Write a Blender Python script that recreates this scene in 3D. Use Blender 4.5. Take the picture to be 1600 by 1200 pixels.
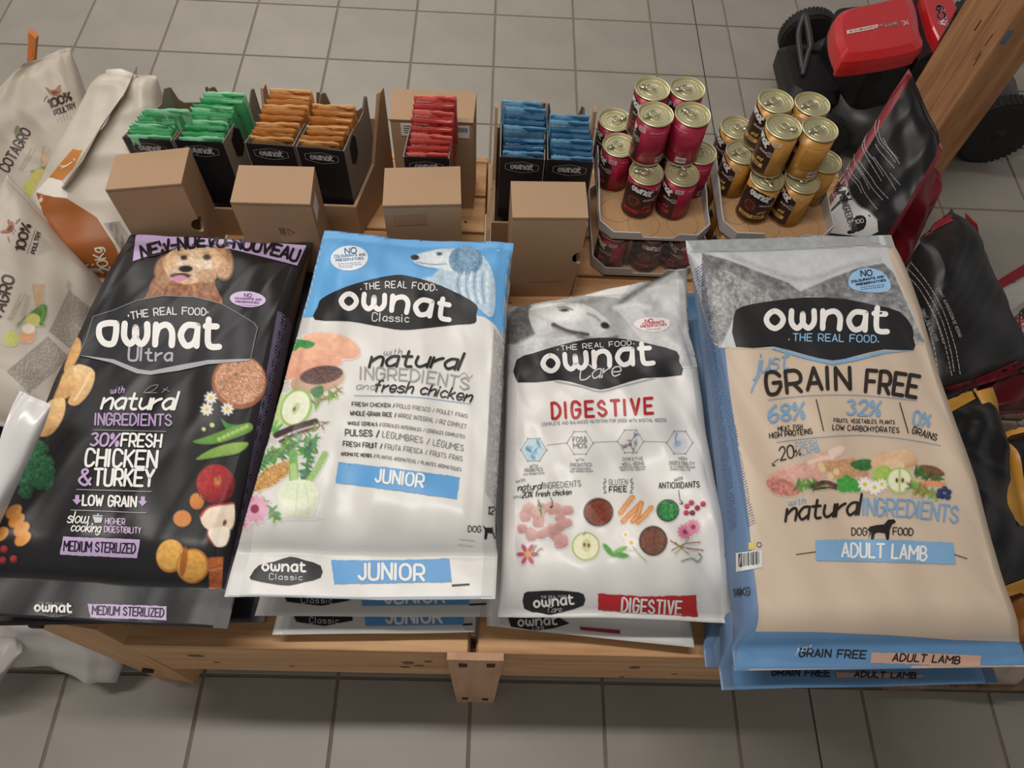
import bpy, math, random
import numpy as np
from mathutils import Vector, Matrix
from mathutils.geometry import delaunay_2d_cdt
from mathutils.bvhtree import BVHTree
random.seed(7)
SC = bpy.context.scene
COL = SC.collection
for o in list(bpy.data.objects): bpy.data.objects.remove(o)

# ------------------------------------------------------------------ camera
TW = .333                                   # one floor tile, metres
FPX = 1180.0
pit, rol, yaw = (math.radians(a) for a in (60.452, 5.230, 3.848))
CAM = np.array([.047*TW, -7.859*TW, 6.091*TW])
FW = np.array([math.sin(yaw)*math.cos(pit), math.cos(yaw)*math.cos(pit), -math.sin(pit)])
r0 = np.array([math.cos(yaw), -math.sin(yaw), 0]); u0 = np.cross(r0, FW)
RT = r0*math.cos(rol)+u0*math.sin(rol); UP = -r0*math.sin(rol)+u0*math.cos(rol)
cd = bpy.data.cameras.new('camera'); cam = bpy.data.objects.new('camera', cd); COL.objects.link(cam)
cam.matrix_world = Matrix([[RT[i], UP[i], -FW[i], CAM[i]] for i in range(3)]+[[0, 0, 0, 1]])
cd.sensor_fit = 'HORIZONTAL'; cd.sensor_width = 36; cd.lens = FPX/1600*36; cd.clip_start = .01
SC.camera = cam
# ------------------------------------------------------------------ light
SC.view_settings.view_transform = 'Standard'; SC.view_settings.look = 'None'
SC.view_settings.gamma = 1; SC.view_settings.use_curve_mapping = False
SC.view_settings.exposure = 0.0
wd = bpy.data.worlds.new('world'); SC.world = wd; wd.use_nodes = True
bg = wd.node_tree.nodes['Background']; bg.inputs[0].default_value = (1.0, .97, .935, 1); bg.inputs[1].default_value = .30
def strip(x, y, z, lx, ly, pw, col=(1, .962, .905)):
    l = bpy.data.lights.new('ceiling_lamp', 'AREA'); l.shape = 'RECTANGLE'; l.size = lx; l.size_y = ly; l.energy = pw; l.color = col
    o = bpy.data.objects.new('ceiling_lamp', l); o.location = (x, y, z); COL.objects.link(o)
strip(-.75, -2.05, 3.25, 2.4, .11, 46)
strip(-1.0, .4, 3.25, 2.6, .16, 44)
strip(-1.4, 3.0, 3.25, 2.6, .3, 50)

# ------------------------------------------------------------------ maths
def bp(x, y, z):
    d = FW+RT*((x-800)/FPX)-UP*((y-600)/FPX)
    return CAM+d*((z-CAM[2])/d[2])
def proj(P):
    d = P-CAM; z = d@FW
    return 800+FPX*(d@RT)/z, 600-FPX*(d@UP)/z
def lin(c):
    r = []
    for v in c[:3]:
        v = v/255.0
        r.append(v/12.92 if v <= .04045 else ((v+.055)/1.055)**2.4)
    return r
def linA(a):
    a = np.clip(np.asarray(a, float)/255, 0, 1)
    return np.where(a <= .04045, a/12.92, ((a+.055)/1.055)**2.4)
def vnoise(x, y, seed=0):
    xi = np.floor(x).astype(np.int64); yi = np.floor(y).astype(np.int64); xf = x-xi; yf = y-yi
    def h(a, b):
        n = (a*374761393+b*668265263+seed*1442695041) & 0x7fffffff
        n = ((n ^ (n >> 13))*1274126177) & 0x7fffffff
        return ((n ^ (n >> 16)) & 0xffff)/65535.0
    sx = xf*xf*(3-2*xf); sy = yf*yf*(3-2*yf)
    a = h(xi, yi)*(1-sx)+h(xi+1, yi)*sx; b = h(xi, yi+1)*(1-sx)+h(xi+1, yi+1)*sx
    return a*(1-sy)+b*sy

# ------------------------------------------------------------------ materials
MC = {}
def mat(name, col, rough=.5, metal=0, bump=0, bscale=60, var=0, vscale=8, spec=.5, stretch=None, alpha=1, coat=0, obj_rand=0):
    key = (name, tuple(col), rough, metal, bump, var)
    if key in MC: return MC[key]
    m = bpy.data.materials.new(name); m.use_nodes = True; nt = m.node_tree; b = nt.nodes['Principled BSDF']
    c = lin(col)+[1]
    b.inputs['Base Color'].default_value = c; b.inputs['Roughness'].default_value = rough; b.inputs['Metallic'].default_value = metal
    b.inputs['Specular IOR Level'].default_value = spec; b.inputs['Alpha'].default_value = alpha; b.inputs['Coat Weight'].default_value = coat
    N = nt.nodes.new; L = nt.links.new
    if var or bump:
        tc = N('ShaderNodeTexCoord'); mp = N('ShaderNodeMapping'); L(tc.outputs['Object'], mp.inputs['Vector'])
        if stretch: mp.inputs['Scale'].default_value = stretch
    if var or obj_rand:
        mx = N('ShaderNodeMix'); mx.data_type = 'RGBA'; mx.blend_type = 'MULTIPLY'; mx.inputs['Factor'].default_value = 1
        mx.inputs['A'].default_value = c
        fac = None
        if var:
            n = N('ShaderNodeTexNoise'); n.inputs['Scale'].default_value = vscale; n.inputs['Detail'].default_value = 5; L(mp.outputs['Vector'], n.inputs['Vector'])
            r = N('ShaderNodeMapRange'); r.inputs['From Min'].default_value = .3; r.inputs['From Max'].default_value = .7
            r.inputs['To Min'].default_value = 1-var; r.inputs['To Max'].default_value = 1+var*.4; L(n.outputs['Fac'], r.inputs['Value']); fac = r.outputs['Result']
        if obj_rand:
            oi = N('ShaderNodeObjectInfo'); r2 = N('ShaderNodeMapRange'); r2.inputs['To Min'].default_value = 1-obj_rand; r2.inputs['To Max'].default_value = 1+obj_rand*.5
            L(oi.outputs['Random'], r2.inputs['Value'])
            if fac:
                mm = N('ShaderNodeMath'); mm.operation = 'MULTIPLY'; L(fac, mm.inputs[0]); L(r2.outputs['Result'], mm.inputs[1]); fac = mm.outputs[0]
            else: fac = r2.outputs['Result']
        cc = N('ShaderNodeCombineColor')
        for i in range(3): L(fac, cc.inputs[i])
        L(cc.outputs[0], mx.inputs['B']); L(mx.outputs['Result'], b.inputs['Base Color'])
    if bump:
        n2 = N('ShaderNodeTexNoise'); n2.inputs['Scale'].default_value = bscale; n2.inputs['Detail'].default_value = 3; L(mp.outputs['Vector'], n2.inputs['Vector'])
        bm_ = N('ShaderNodeBump'); bm_.inputs['Strength'].default_value = bump; bm_.inputs['Distance'].default_value = .004
        L(n2.outputs['Fac'], bm_.inputs['Height']); L(bm_.outputs['Normal'], b.inputs['Normal'])
    MC[key] = m
    return m
def film(name, col, rough=.36, bump=.12): return mat(name, col, rough, bump=bump, bscale=28, spec=.45)
def ink(col): return mat('printed_ink', col, .42, spec=.4)
def pic_mat():
    if 'pic' in MC: return MC['pic']
    m = bpy.data.materials.new('printed_picture'); m.use_nodes = True; nt = m.node_tree; b = nt.nodes['Principled BSDF']
    a = nt.nodes.new('ShaderNodeVertexColor'); a.layer_name = 'Col'; nt.links.new(a.outputs['Color'], b.inputs['Base Color'])
    b.inputs['Roughness'].default_value = .42; b.inputs['Specular IOR Level'].default_value = .4
    MC['pic'] = m; return m
def wood(name, a, b_, axis='x', rough=.55):
    key = (name, axis)
    if key in MC: return MC[key]
    m = bpy.data.materials.new(name); m.use_nodes = True; nt = m.node_tree; b = nt.nodes['Principled BSDF']; N = nt.nodes.new; L = nt.links.new
    tc = N('ShaderNodeTexCoord'); mp = N('ShaderNodeMapping'); L(tc.outputs['Object'], mp.inputs['Vector'])
    s = {'x': (1.2, 14, 14), 'y': (14, 1.2, 14), 'z': (14, 14, 1.2)}[axis]; mp.inputs['Scale'].default_value = s
    oi = N('ShaderNodeObjectInfo'); va = N('ShaderNodeVectorMath'); L(mp.outputs['Vector'], va.inputs[0])
    sc = N('ShaderNodeVectorMath'); sc.operation = 'SCALE'; sc.inputs[0].default_value = (13, 7, 5); L(oi.outputs['Random'], sc.inputs['Scale']); L(sc.outputs[0], va.inputs[1])
    n = N('ShaderNodeTexNoise'); n.inputs['Scale'].default_value = 2.2; n.inputs['Detail'].default_value = 6; n.inputs['Distortion'].default_value = .6; L(va.outputs[0], n.inputs['Vector'])
    w = N('ShaderNodeTexNoise'); w.inputs['Scale'].default_value = 9; w.inputs['Detail'].default_value = 2; L(va.outputs[0], w.inputs['Vector'])
    ad = N('ShaderNodeMath'); ad.operation = 'MULTIPLY_ADD'; ad.inputs[1].default_value = .4; L(w.outputs['Fac'], ad.inputs[0]); L(n.outputs['Fac'], ad.inputs[2])
    cr = N('ShaderNodeValToRGB'); cr.color_ramp.elements[0].position = .45; cr.color_ramp.elements[1].position = .9
    cr.color_ramp.elements[0].color = lin(a)+[1]; cr.color_ramp.elements[1].color = lin(b_)+[1]
    L(ad.outputs[0], cr.inputs['Fac']); L(cr.outputs['Color'], b.inputs['Base Color'])
    b.inputs['Roughness'].default_value = rough; b.inputs['Specular IOR Level'].default_value = .3
    MC[key] = m; return m

# ------------------------------------------------------------------ objects
def thing(name, label, cat, loc=(0, 0, 0), group=None):
    o = bpy.data.objects.new(name, None); COL.objects.link(o); o.location = loc; o['label'] = label; o['category'] = cat
    o.empty_display_size = .05
    if group: o['group'] = group
    return o
def tag(o, label, cat, group=None):
    o['label'] = label; o['category'] = cat
    if group: o['group'] = group
    return o
def mesh_obj(name, V, F, m, parent=None, smooth=False, label=None, colors=None):
    me = bpy.data.meshes.new(name)
    V = np.asarray(V, float)
    if parent is not None: V = V-np.array(parent.matrix_basis.translation) if parent.parent is None else V-np.array(parent.parent.matrix_basis.translation)
    me.from_pydata(V.tolist(), [], F if isinstance(F, list) else F.tolist())
    if smooth: me.polygons.foreach_set('use_smooth', [True]*len(me.polygons))
    if colors is not None:
        ca = me.color_attributes.new('Col', 'FLOAT_COLOR', 'POINT')
        ca.data.foreach_set('color', np.c_[colors, np.ones(len(colors))].ravel())
    me.materials.append(m); me.update()
    o = bpy.data.objects.new(name, me); COL.objects.link(o)
    if parent is not None: o.parent = parent
    if label: o['label'] = label
    return o
class MB:
    def __init__(s): s.V = []; s.F = []
    def add(s, V, F):
        k = len(s.V); s.V += [tuple(map(float, v)) for v in V]; s.F += [tuple(int(i)+k for i in f) for f in F]; return s
    def hexa(s, b, t):               # bottom ring + top ring of n corners (counter-clockwise)
        n = len(b); V = list(b)+list(t)
        F = [tuple(range(n-1, -1, -1)), tuple(range(n, 2*n))]+[(i, (i+1) % n, n+(i+1) % n, n+i) for i in range(n)]
        return s.add(V, F)
    def box(s, x0, x1, y0, y1, z0, z1, bev=0):
        if not bev:
            return s.hexa([(x0, y0, z0), (x1, y0, z0), (x1, y1, z0), (x0, y1, z0)], [(x0, y0, z1), (x1, y0, z1), (x1, y1, z1), (x0, y1, z1)])
        r = [(x0+bev, y0), (x1-bev, y0), (x1, y0+bev), (x1, y1-bev), (x1-bev, y1), (x0+bev, y1), (x0, y1-bev), (x0, y0+bev)]
        ins = lambda k: [(min(max(x, x0+k), x1-k), min(max(y, y0+k), y1-k)) for x, y in r]
        rings = [[(*p, z0) for p in ins(bev)], [(*p, z0+bev) for p in r], [(*p, z1-bev) for p in r], [(*p, z1) for p in ins(bev)]]
        V = [p for q in rings for p in q]; F = [tuple(range(7, -1, -1)), tuple(range(24, 32))]
        for k in range(3): F += [(k*8+i, k*8+(i+1) % 8, k*8+8+(i+1) % 8, k*8+8+i) for i in range(8)]
        return s.add(V, F)
    def tube(s, pts, r, n=8, close=False):
        pts = [np.array(p, float) for p in pts]; N = len(pts); V = []; F = []
        up = None
        for i, p in enumerate(pts):
            a = pts[(i-1) % N] if (i > 0 or close) else p; b = pts[(i+1) % N] if (i < N-1 or close) else p
            d = b-a; d /= np.linalg.norm(d)+1e-12
            if up is None:
                up = np.cross(d, [0, 0, 1.]);  up = np.cross(d, [1., 0, 0]) if np.linalg.norm(up) < .1 else up
            up = up-d*(up@d); up /= np.linalg.norm(up); w = np.cross(d, up); rr = r[i] if hasattr(r, '__len__') else r
            V += [p+rr*(up*math.cos(2*math.pi*k/n)+w*math.sin(2*math.pi*k/n)) for k in range(n)]
        M = N if close else N-1
        for i in range(M):
            for k in range(n): F.append((i*n+k, i*n+(k+1) % n, ((i+1) % N)*n+(k+1) % n, ((i+1) % N)*n+k))
        if not close: F += [tuple(range(n-1, -1, -1)), tuple(range((N-1)*n, N*n))]
        return s.add(V, F)
    def lathe(s, prof, n=40, c=(0, 0, 0), axis='z', cap=True):
        V = []; F = []
        for r, z in prof:
            for k in range(n):
                a = 2*math.pi*k/n; x, y = r*math.cos(a), r*math.sin(a)
                V.append((c[0]+x, c[1]+y, c[2]+z) if axis == 'z' else (c[0]+x, c[1]-z, c[2]+y))
        for i in range(len(prof)-1):
            for k in range(n): F.append((i*n+k, i*n+(k+1) % n, (i+1)*n+(k+1) % n, (i+1)*n+k))
        if cap: F += [tuple(range(n-1, -1, -1)), tuple(range((len(prof)-1)*n, len(prof)*n))]
        return s.add(V, F)
    def build(s, name, m, parent=None, smooth=False, label=None): return mesh_obj(name, s.V, s.F, m, parent, smooth, label)

# ------------------------------------------------------------------ stroke lettering
G = {
'A': '00 3X 60;13 53', 'B': '00 0X;~0X 3X 58 45 05;~05 35 63 40 00', 'C': '~68 4X 1X 07 03 10 40 62', 'D': '00 0X;~0X 3X 67 63 30 00',
'E': '6X 0X 00 60;05 55', 'F': '6X 0X 00;05 55', 'G': '~68 4X 1X 07 03 10 40 63;63 65 35', 'H': '00 0X;60 6X;05 65', 'I': '00 0X',
'J': '~4X 47 42 20 02', 'K': '00 0X;6X 04;25 60', 'L': '0X 00 50', 'M': '00 0X 44 8X 80', 'N': '00 0X 60 6X', 'O': '@3X 08 02 30 62 68',
'P': '00 0X;~0X 4X 68 65 44 04', 'Q': '@3X 08 02 30 62 68;42 7a', 'R': '00 0X;~0X 4X 68 65 44 04;34 60', 'S': '~58 3X 08 16 54 62 30 02',
'T': '30 3X;0X 6X', 'U': '~0X 03 10 50 63 6X', 'V': '0X 30 6X', 'W': '0X 20 47 60 8X', 'X': '00 6X;0X 60', 'Y': '0X 35 6X;35 30', 'Z': '0X 6X 00 60',
'0': '@3X 08 02 30 62 68', '1': '18 3X 30', '2': '~08 2X 5X 67 44 00;00 60', '3': '~09 3X 58 36;~36 63 30 01', '4': '40 4X 03 63',
'5': '6X 1X 06;~06 46 63 30 01', '6': '~5X 17 03 20 51 64 35 03', '7': '0X 6X 20', '8': '@3X 08 35 62 30 02 35 68', '9': '~65 35 08 3X 68 63 30',
'%': '00 7X;@1X 08 16 28;@64 52 60 72', '&': '~60 18 3X 48 04 02 20 40 64', '-': '04 44', '/': '0a 4X', ',': '10 0b', '.': '10 11', '·': '04 05', '*': '05 06',
'É': '6X 0X 00 60;05 55;2Y 4Z', 'Ú': '~0X 03 10 50 63 6X;2Y 4Z', '+': '05 65;28 42',
'a': '~56 26 03 20 52;56 50', 'b': '0X 00;~04 36 53 20 01', 'c': '~55 26 03 20 51', 'd': '~55 26 03 20 52;5X 50', 'e': '~03 53 46 16 03 20 51',
'f': '~5X 3X 27 20;06 46', 'g': '~55 26 03 20 52;~56 5a 2c 0b', 'h': '0X 00;~03 36 55 50', 'i': '06 00;08 09', 'j': '~26 2a 0c;28 29',
'k': '0X 00;46 02;13 50', 'l': '0X 00', 'm': '06 00;~04 26 34 30;~34 56 64 60', 'n': '06 00;~03 36 55 50', 'o': '@36 15 03 11 30 51 63 55',
'p': '06 0c;~04 36 53 20 01', 'r': '06 00;~03 25 46', 's': '~55 26 04 43 51 20 01', 't': '~29 22 30 50;06 46', 'u': '~06 02 20 52;56 50',
'v': '06 20 46', 'w': '~06 02 20 42 46;~46 42 60 82 86', 'x': '00 56;06 50', 'y': '06 30;66 1c', 'z': '06 56 00 50',
# heavy rounded letters of the logo
'ö': '@36 15 03 11 30 51 63 55', 'ŵ': '~06 02 20 42 45;~45 42 60 82 86', 'ñ': '06 00;~02 15 46 64 60', 'ä': '~66 26 03 20 51 64;66 60', 'ť': '~18 12 20 50;06 46',
'ø': '~66 36 05 02 20 50 63 66',
}
_D = {**{str(i): i for i in range(10)}, 'X': 10, 'Y': 11, 'Z': 12, 'a': -1, 'b': -2, 'c': -3}
def crom(P, n, closed):
    P = np.array(P, float); N = len(P); out = []
    for i in range(N if closed else N-1):
        g = (lambda j: P[j % N]) if closed else (lambda j: P[min(max(j, 0), N-1)])
        a, b, c, d = g(i-1), g(i), g(i+1), g(i+2)
        for k in range(n):
            t = k/n
            out.append(.5*((2*b)+(-a+c)*t+(2*a-5*b+4*c-d)*t*t+(-a+3*b-3*c+d)*t**3))
    out.append(P[0] if closed else P[-1])
    return np.array(out)
GC = {}
def glyph(ch, n):
    if (ch, n) in GC: return GC[ch, n]
    L = []
    for s in G.get(ch, '').split(';'):
        if not s: continue
        f = s[0] if s[0] in '~@' else ''
        P = [(_D[q[0]], _D[q[1]]) for q in s[len(f):].split()]
        L.append(crom(P, n, f == '@') if f else np.array(P, float))
    wdt = max([l[:, 0].max() for l in L]) if L else 3
    GC[ch, n] = (L, wdt); return GC[ch, n]
class Cur: ox = 0; oy = 0; s = 1
def frame(ox, oy, s): Cur.ox, Cur.oy, Cur.s = ox, oy, s
def Q(p):
    p = np.atleast_2d(np.asarray(p, float)); return np.c_[Cur.ox+p[:, 0]/Cur.s, Cur.oy+p[:, 1]/Cur.s]
def ribbon(P, w, caps=True):
    """polyline (image-like 2-D units) -> flat stroke triangles"""
    V = []; F = []
    P = [p for i, p in enumerate(P) if i == 0 or np.hypot(*(p-P[i-1])) > 1e-6]
    for a, b in zip(P[:-1], P[1:]):
        d = (b-a)/np.hypot(*(b-a)); n = np.array([-d[1], d[0]])*w/2
        L = np.hypot(*(b-a)); m = max(1, int(L/9)); k = len(V)
        for i in range(m+1):
            p = a+(b-a)*i/m; V += [p+n, p-n]
            if i: F.append((k+2*i-2, k+2*i-1, k+2*i+1, k+2*i))
    if caps and w > 1.6:
        for p in P:
            k = len(V); V += [p+w/2*np.array([math.cos(t), math.sin(t)]) for t in np.arange(8)*math.pi/4]
            F.append(tuple(range(k, k+8)))
    return V, F
def text(s, path, h, w, slant=0., gap=2.2, jit=0., up=None, h2=None):
    """lettering whose extents run along the path; h = capital height, all in the current frame's units"""
    path = Q(path); h = h/Cur.s; w = w/Cur.s; h2 = (h2/Cur.s) if h2 else h
    n = 4 if h > 14 else 3 if h > 7 else 2
    if len(path) > 2: path = crom(path, 6, False)
    seg = np.r_[0, np.cumsum(np.hypot(*np.diff(path, axis=0).T))]; L = seg[-1]
    x = 0; items = []
    rnd = random.Random(s)
    for ch in s:
        g, wd_ = glyph(ch, n)
        if not g: x += wd_+gap; continue
        jy = rnd.uniform(-jit, jit)
        for l in g: items.append(l+[x, jy])
        x += max(wd_, 1.0)+gap
    tot = max(x-gap, .1); V = []; F = []
    for l in items:
        ss = l[:, 0]/tot*L
        hh = (h+(h2-h)*ss/L)/10
        sl = l[:, 1]*hh*slant
        ss = ss+sl
        bx = np.interp(ss, seg, path[:, 0]); by = np.interp(ss, seg, path[:, 1])
        e = 3.
        sc_ = np.clip(ss, 0, L); g_ = lambda k, q: np.interp(np.clip(q, 0, L), seg, path[:, k])
        tx = g_(0, sc_+e)-g_(0, sc_-e); ty = g_(1, sc_+e)-g_(1, sc_-e)
        tl = np.hypot(tx, ty)+1e-9; tx, ty = tx/tl, ty/tl
        over = np.where(ss > L, ss-L, np.where(ss < 0, ss, 0)); bx = bx+tx*over; by = by+ty*over
        if up is None: ux, uy = ty, -tx
        else:
            ux, uy = up; q = math.hypot(ux, uy); ux, uy = ux/q, uy/q
        P = np.c_[bx+ux*l[:, 1]*hh, by+uy*l[:, 1]*hh]
        v, f = ribbon(list(P), w); k = len(V); V += v; F += [tuple(i+k for i in q) for q in f]
    return V, F
def line(pts, w, smooth=False, closed=False):
    P = Q(pts)
    if smooth: P = crom(P, 6, closed)
    elif closed: P = np.r_[P, P[:1]]
    return ribbon(list(P), w/Cur.s)
def fill(pts, step=4.5, smooth=0, rough=0):
    P = Q(pts)
    if smooth: P = crom(P, smooth, True)[:-1]
    B = []
    for a, b in zip(P, np.roll(P, -1, 0)):
        m = max(1, int(np.hypot(*(b-a))/step)); B += [a+(b-a)*i/m for i in range(m)]
    if rough: B = [b+np.array([random.uniform(-1, 1), random.uniform(-1, 1)])*rough for b in B]
    B = np.array(B); x0, y0 = B.min(0); x1, y1 = B.max(0)
    gx, gy = np.meshgrid(np.arange(x0+step/2, x1, step), np.arange(y0+step/2, y1, step)); g = np.c_[gx.ravel(), gy.ravel()]
    if len(g):
        ins = inpoly(g, B); dmin = np.full(len(g), 1e9)
        for a in B: dmin = np.minimum(dmin, np.hypot(*(g-a).T))
        g = g[ins & (dmin > step*.4)]
    pts2 = [Vector(p) for p in B]+[Vector(p) for p in g]
    r = delaunay_2d_cdt(pts2, [], [list(range(len(B)))], 1, 1e-4)
    return [np.array(v) for v in r[0]], [tuple(f) for f in r[2]]
def inpoly(g, B):
    ins = np.zeros(len(g), bool); x, y = g[:, 0], g[:, 1]
    for a, b in zip(B, np.roll(B, -1, 0)):
        c = ((a[1] > y) != (b[1] > y))
        with np.errstate(divide='ignore', invalid='ignore'):
            ins ^= c & (x < (b[0]-a[0])*(y-a[1])/(b[1]-a[1]+1e-12)+a[0])
    return ins
def oval(cx, cy, rx, ry, rot=0, n=20):
    a = np.arange(n)*2*math.pi/n; x, y = rx*np.cos(a), ry*np.sin(a); c, s = math.cos(math.radians(rot)), math.sin(math.radians(rot))
    return np.c_[cx+x*c-y*s, cy+x*s+y*c]
def dashes(pts, w, seed, unit=34):
    P = crom(Q(pts), 8, False); rn = random.Random(seed); V, F = [], []; on_ = 0; cut = rn.uniform(.4, 1.4)*unit/Cur.s; cur = [P[0]]
    for a, b in zip(P[:-1], P[1:]):
        cur.append(b); on_ += np.hypot(*(b-a))
        if on_ > cut:
            v, f = ribbon(cur, w/Cur.s, False); k = len(V); V += v; F += [tuple(i+k for i in q) for q in f]; on_ = 0; cut = rn.uniform(.4, 1.4)*unit/Cur.s; cur = [b+(b-a)*.25]
    return V, F
def micro(p00, p10, p01, rows, w, seed=1, dens=.8, words=9):
    """rows of tiny dashes standing for very small print in a parallelogram"""
    rnd = random.Random(seed); V = []; F = []
    p00, p10, p01 = (Q([p])[0] for p in (p00, p10, p01))
    for r in range(rows):
        v = (r+.5)/rows; u = 0
        end = 1 if rnd.random() < dens else rnd.uniform(.5, 1)
        while u < end:
            l = rnd.uniform(.4, 1.6)/words; e = min(u+l, end)
            a = p00+(p10-p00)*u+(p01-p00)*v; b = p00+(p10-p00)*e+(p01-p00)*v
            if np.hypot(*(b-a)) > .8:
                vv, f = ribbon([a, b], w/Cur.s, False); k = len(V); V += vv; F += [tuple(i+k for i in q) for q in f]
            u = e+.22/words
    return V, F

# ------------------------------------------------------------------ sacks
MERGE = ('lettering', 'small_lettering', 'barcode', 'wheat_mark', 'laurel_mark', 'icon_outline', 'hen_mark', 'rule_line')
class Bag:
    """flat-lying or leaning sack. corners front-left, front-right, back-right, back-left (3-D)."""
    def __init__(s, name, label, cat, corners, T, Tb, base, n=6, s0=.05, s1=.05, w0=.14, w1=.14, bw=.97, wr=.0025, seed=1,
                 gusset=None, gusset2=None, group=None, nu=48, nv=90, rough=.36, seal=None, lift=None, root=None, body='sack_body', bump=.12):
        s.c = [np.array(c, float) for c in corners]; s.T, s.Tb, s.n, s.s0, s.s1, s.w0, s.w1, s.bw, s.wr = T, Tb, n, s0, s1, w0, w1, bw, wr
        s.lift = lift; s.baseinks = {}; s.base = base
        fl, fr, br, bl = s.c
        s.al = ((bl+br)-(fl+fr))/2; s.ac = ((fr+br)-(fl+bl))/2
        N = np.cross(s.ac, s.al); s.N = N/np.linalg.norm(N); s.wm = np.linalg.norm(s.ac); s.lm = np.linalg.norm(s.al)
        rs = np.random.RandomState(seed)
        s.k = []
        for i in range(6):
            wl = .30/(1.32**i); th = rs.rand()*math.pi
            s.k.append((2*math.pi/wl*math.cos(th), 2*math.pi/wl*math.sin(th), rs.rand()*6.28, (wl/.30)**.85))
        s.folds = [(rs.rand()*1.8-.9, rs.rand()*.5+.3, rs.rand()*.9+.2) for _ in range(7)]
        ctr = sum(s.c)/4
        s.root = root or thing(name, label, cat, tuple(np.round(ctr-s.N*Tb, 4)), group)
        P = []
        for i in range(nu): P.append((-1+2*i/nu, 1))
        for i in range(8): P.append((1, 1-2*i/8))
        for i in range(16): P.append((1-2*i/16, -1))
        for i in range(8): P.append((-1, -1+2*i/8))
        P = np.array(P); m = len(P)
        vs = np.linspace(0, 1, nv+1)
        pp = np.tile(P, (nv+1, 1)); vv = np.repeat(vs, m)
        V = s.P(pp[:, 0], pp[:, 1], vv)
        idx = np.arange((nv+1)*m).reshape(nv+1, m)
        F = np.stack([idx[:-1], np.roll(idx[:-1], -1, 1), np.roll(idx[1:], -1, 1), idx[1:]], -1)
        side = np.zeros(m, bool); side[nu:nu+8] = True; side[nu+24:] = True
        body_m = film(body, base, rough, bump)
        caps = [tuple(idx[0][::-1]), tuple(idx[-1])]
        def sub(name, cols, mt, extra=[]):
            f = F[:, cols].reshape(-1, 4); u, inv = np.unique(np.r_[f.ravel(), np.array([i for e in extra for i in e], int)], return_inverse=True)
            ff = [tuple(q) for q in inv[:f.size].reshape(-1, 4).tolist()]; k = f.size
            for e in extra: ff.append(tuple(inv[k:k+len(e)].tolist())); k += len(e)
            return mesh_obj(name, V[u], ff, mt, s.root, True)
        if gusset:
            sub(body, ~side, body_m, caps); gm = film('side_gusset', gusset, rough, bump)
            c1 = np.zeros(m, bool); c1[nu:nu+8] = True; c2 = np.zeros(m, bool); c2[nu+24:] = True
            sub('side_gusset', c1, film('side_gusset', gusset2, rough, bump) if gusset2 else gm); sub('side_gusset', c2, gm)
        else: sub(body, np.ones(m, bool), body_m, caps)
        s.bvh = None; s.mV = V; s.mF = [tuple(q) for q in F.reshape(-1, 4).tolist()]
    def hp(s, v):
        def q(e): e = np.clip(e, 0, 1); return np.maximum(1-(1-e)**2, 0)**.72
        return q((v-s.s0)/s.w0)*q((1-s.s1-v)/s.w1)
    def P(s, p, q, v):
        n = s.n; k = (np.abs(p)**n+np.abs(q)**n)**(-1/n); fl, fr, br, bl = s.c
        v_ = v[:, None]; L = fl+(bl-fl)*v_; R = fr+(br-fr)*v_; C = (L+R)/2; A = (R-L)/2
        h = s.hp(v); a = 1+(s.bw-1)*h
        b = np.where(q > 0, s.T, s.Tb)*h+.0012
        uu = p*s.wm/2; w = v*s.lm
        d = np.zeros_like(p)
        for kx, ky, ph, am in s.k: d += am*np.sin(kx*uu+ky*w+ph)
        rd = (np.sin(s.k[2][0]*uu*1.1+s.k[2][1]*w*1.1+s.k[4][2]+1.2*np.sin(6*w+s.k[1][2])))
        d += .6*np.exp(-(rd/.55)**2)
        ef = np.exp(-np.maximum(v-s.s0*.5, 0)/.11)+np.exp(-np.maximum(1-v-s.s1*.5, 0)/.11)
        for f0, f1, f2 in s.folds: d += 1.0*ef*np.sin((p-f0)*9*f1+f2*7)*.8
        d = d*s.wr*(np.clip((q+.3)/1.3, 0, 1)*h+1-h)*(.45+.55*h)
        if s.lift is not None: d = d+s.lift(p, v)
        return C+A*(a*p*k)[:, None]+s.N*(b*q*k+d)[:, None]
    def S(s, t, v):
        p = np.clip(t, -1, 1); q = np.where(np.abs(t) <= 1, 1, 2-np.abs(t)); return s.P(p, q, v)
    def on(s, XY, off):
        """points of the printed sheet (given on the flat drawing) laid on the sack's skin, lifted by off"""
        if s.bvh is None: s.bvh = BVHTree.FromPolygons(s.mV.tolist(), s.mF)
        XY = np.asarray(XY, float); D = FW+RT*((XY[:, :1]-800)/FPX)-UP*((XY[:, 1:2]-600)/FPX)
        cz = (sum(s.c)/4-CAM)@FW; o = Vector(CAM); ax0 = np.array(proj((s.c[0]+s.c[1])/2)); axd = np.array(proj((s.c[2]+s.c[3])/2))-ax0; out = np.empty((len(XY), 3))
        for i, d in enumerate(D.tolist()):
            h, n, _, _ = s.bvh.ray_cast(o, Vector(d))
            if h is None:                      # beyond the outline: pull the point in towards the sack's long axis
                p = XY[i]; k = np.clip(((p-ax0)@axd)/(axd@axd), .03, .97); a, b = p, ax0+axd*k
                for _ in range(12):
                    m = (a+b)/2; dm = FW+RT*((m[0]-800)/FPX)-UP*((m[1]-600)/FPX); hh, nn, _, _ = s.bvh.ray_cast(o, Vector(dm))
                    if hh is None: a = m
                    else: b = m; h, n = hh, nn
                if h is None: h, n, _, _ = s.bvh.find_nearest(o+Vector(d)*cz)
            if n.dot(Vector(d)) > 0: n = -n
            out[i] = h+n*off
        return out
    def ink(s, vf, col, name='lettering', layer=2, label=None):
        k = (name, tuple(col), layer, label, 0 if name in MERGE else len(s.baseinks)); d = s.baseinks.setdefault(k, ([], [])); o = len(d[0]); d[0].extend(vf[0]); d[1].extend(tuple(i+o for i in f) for f in vf[1])
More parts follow.
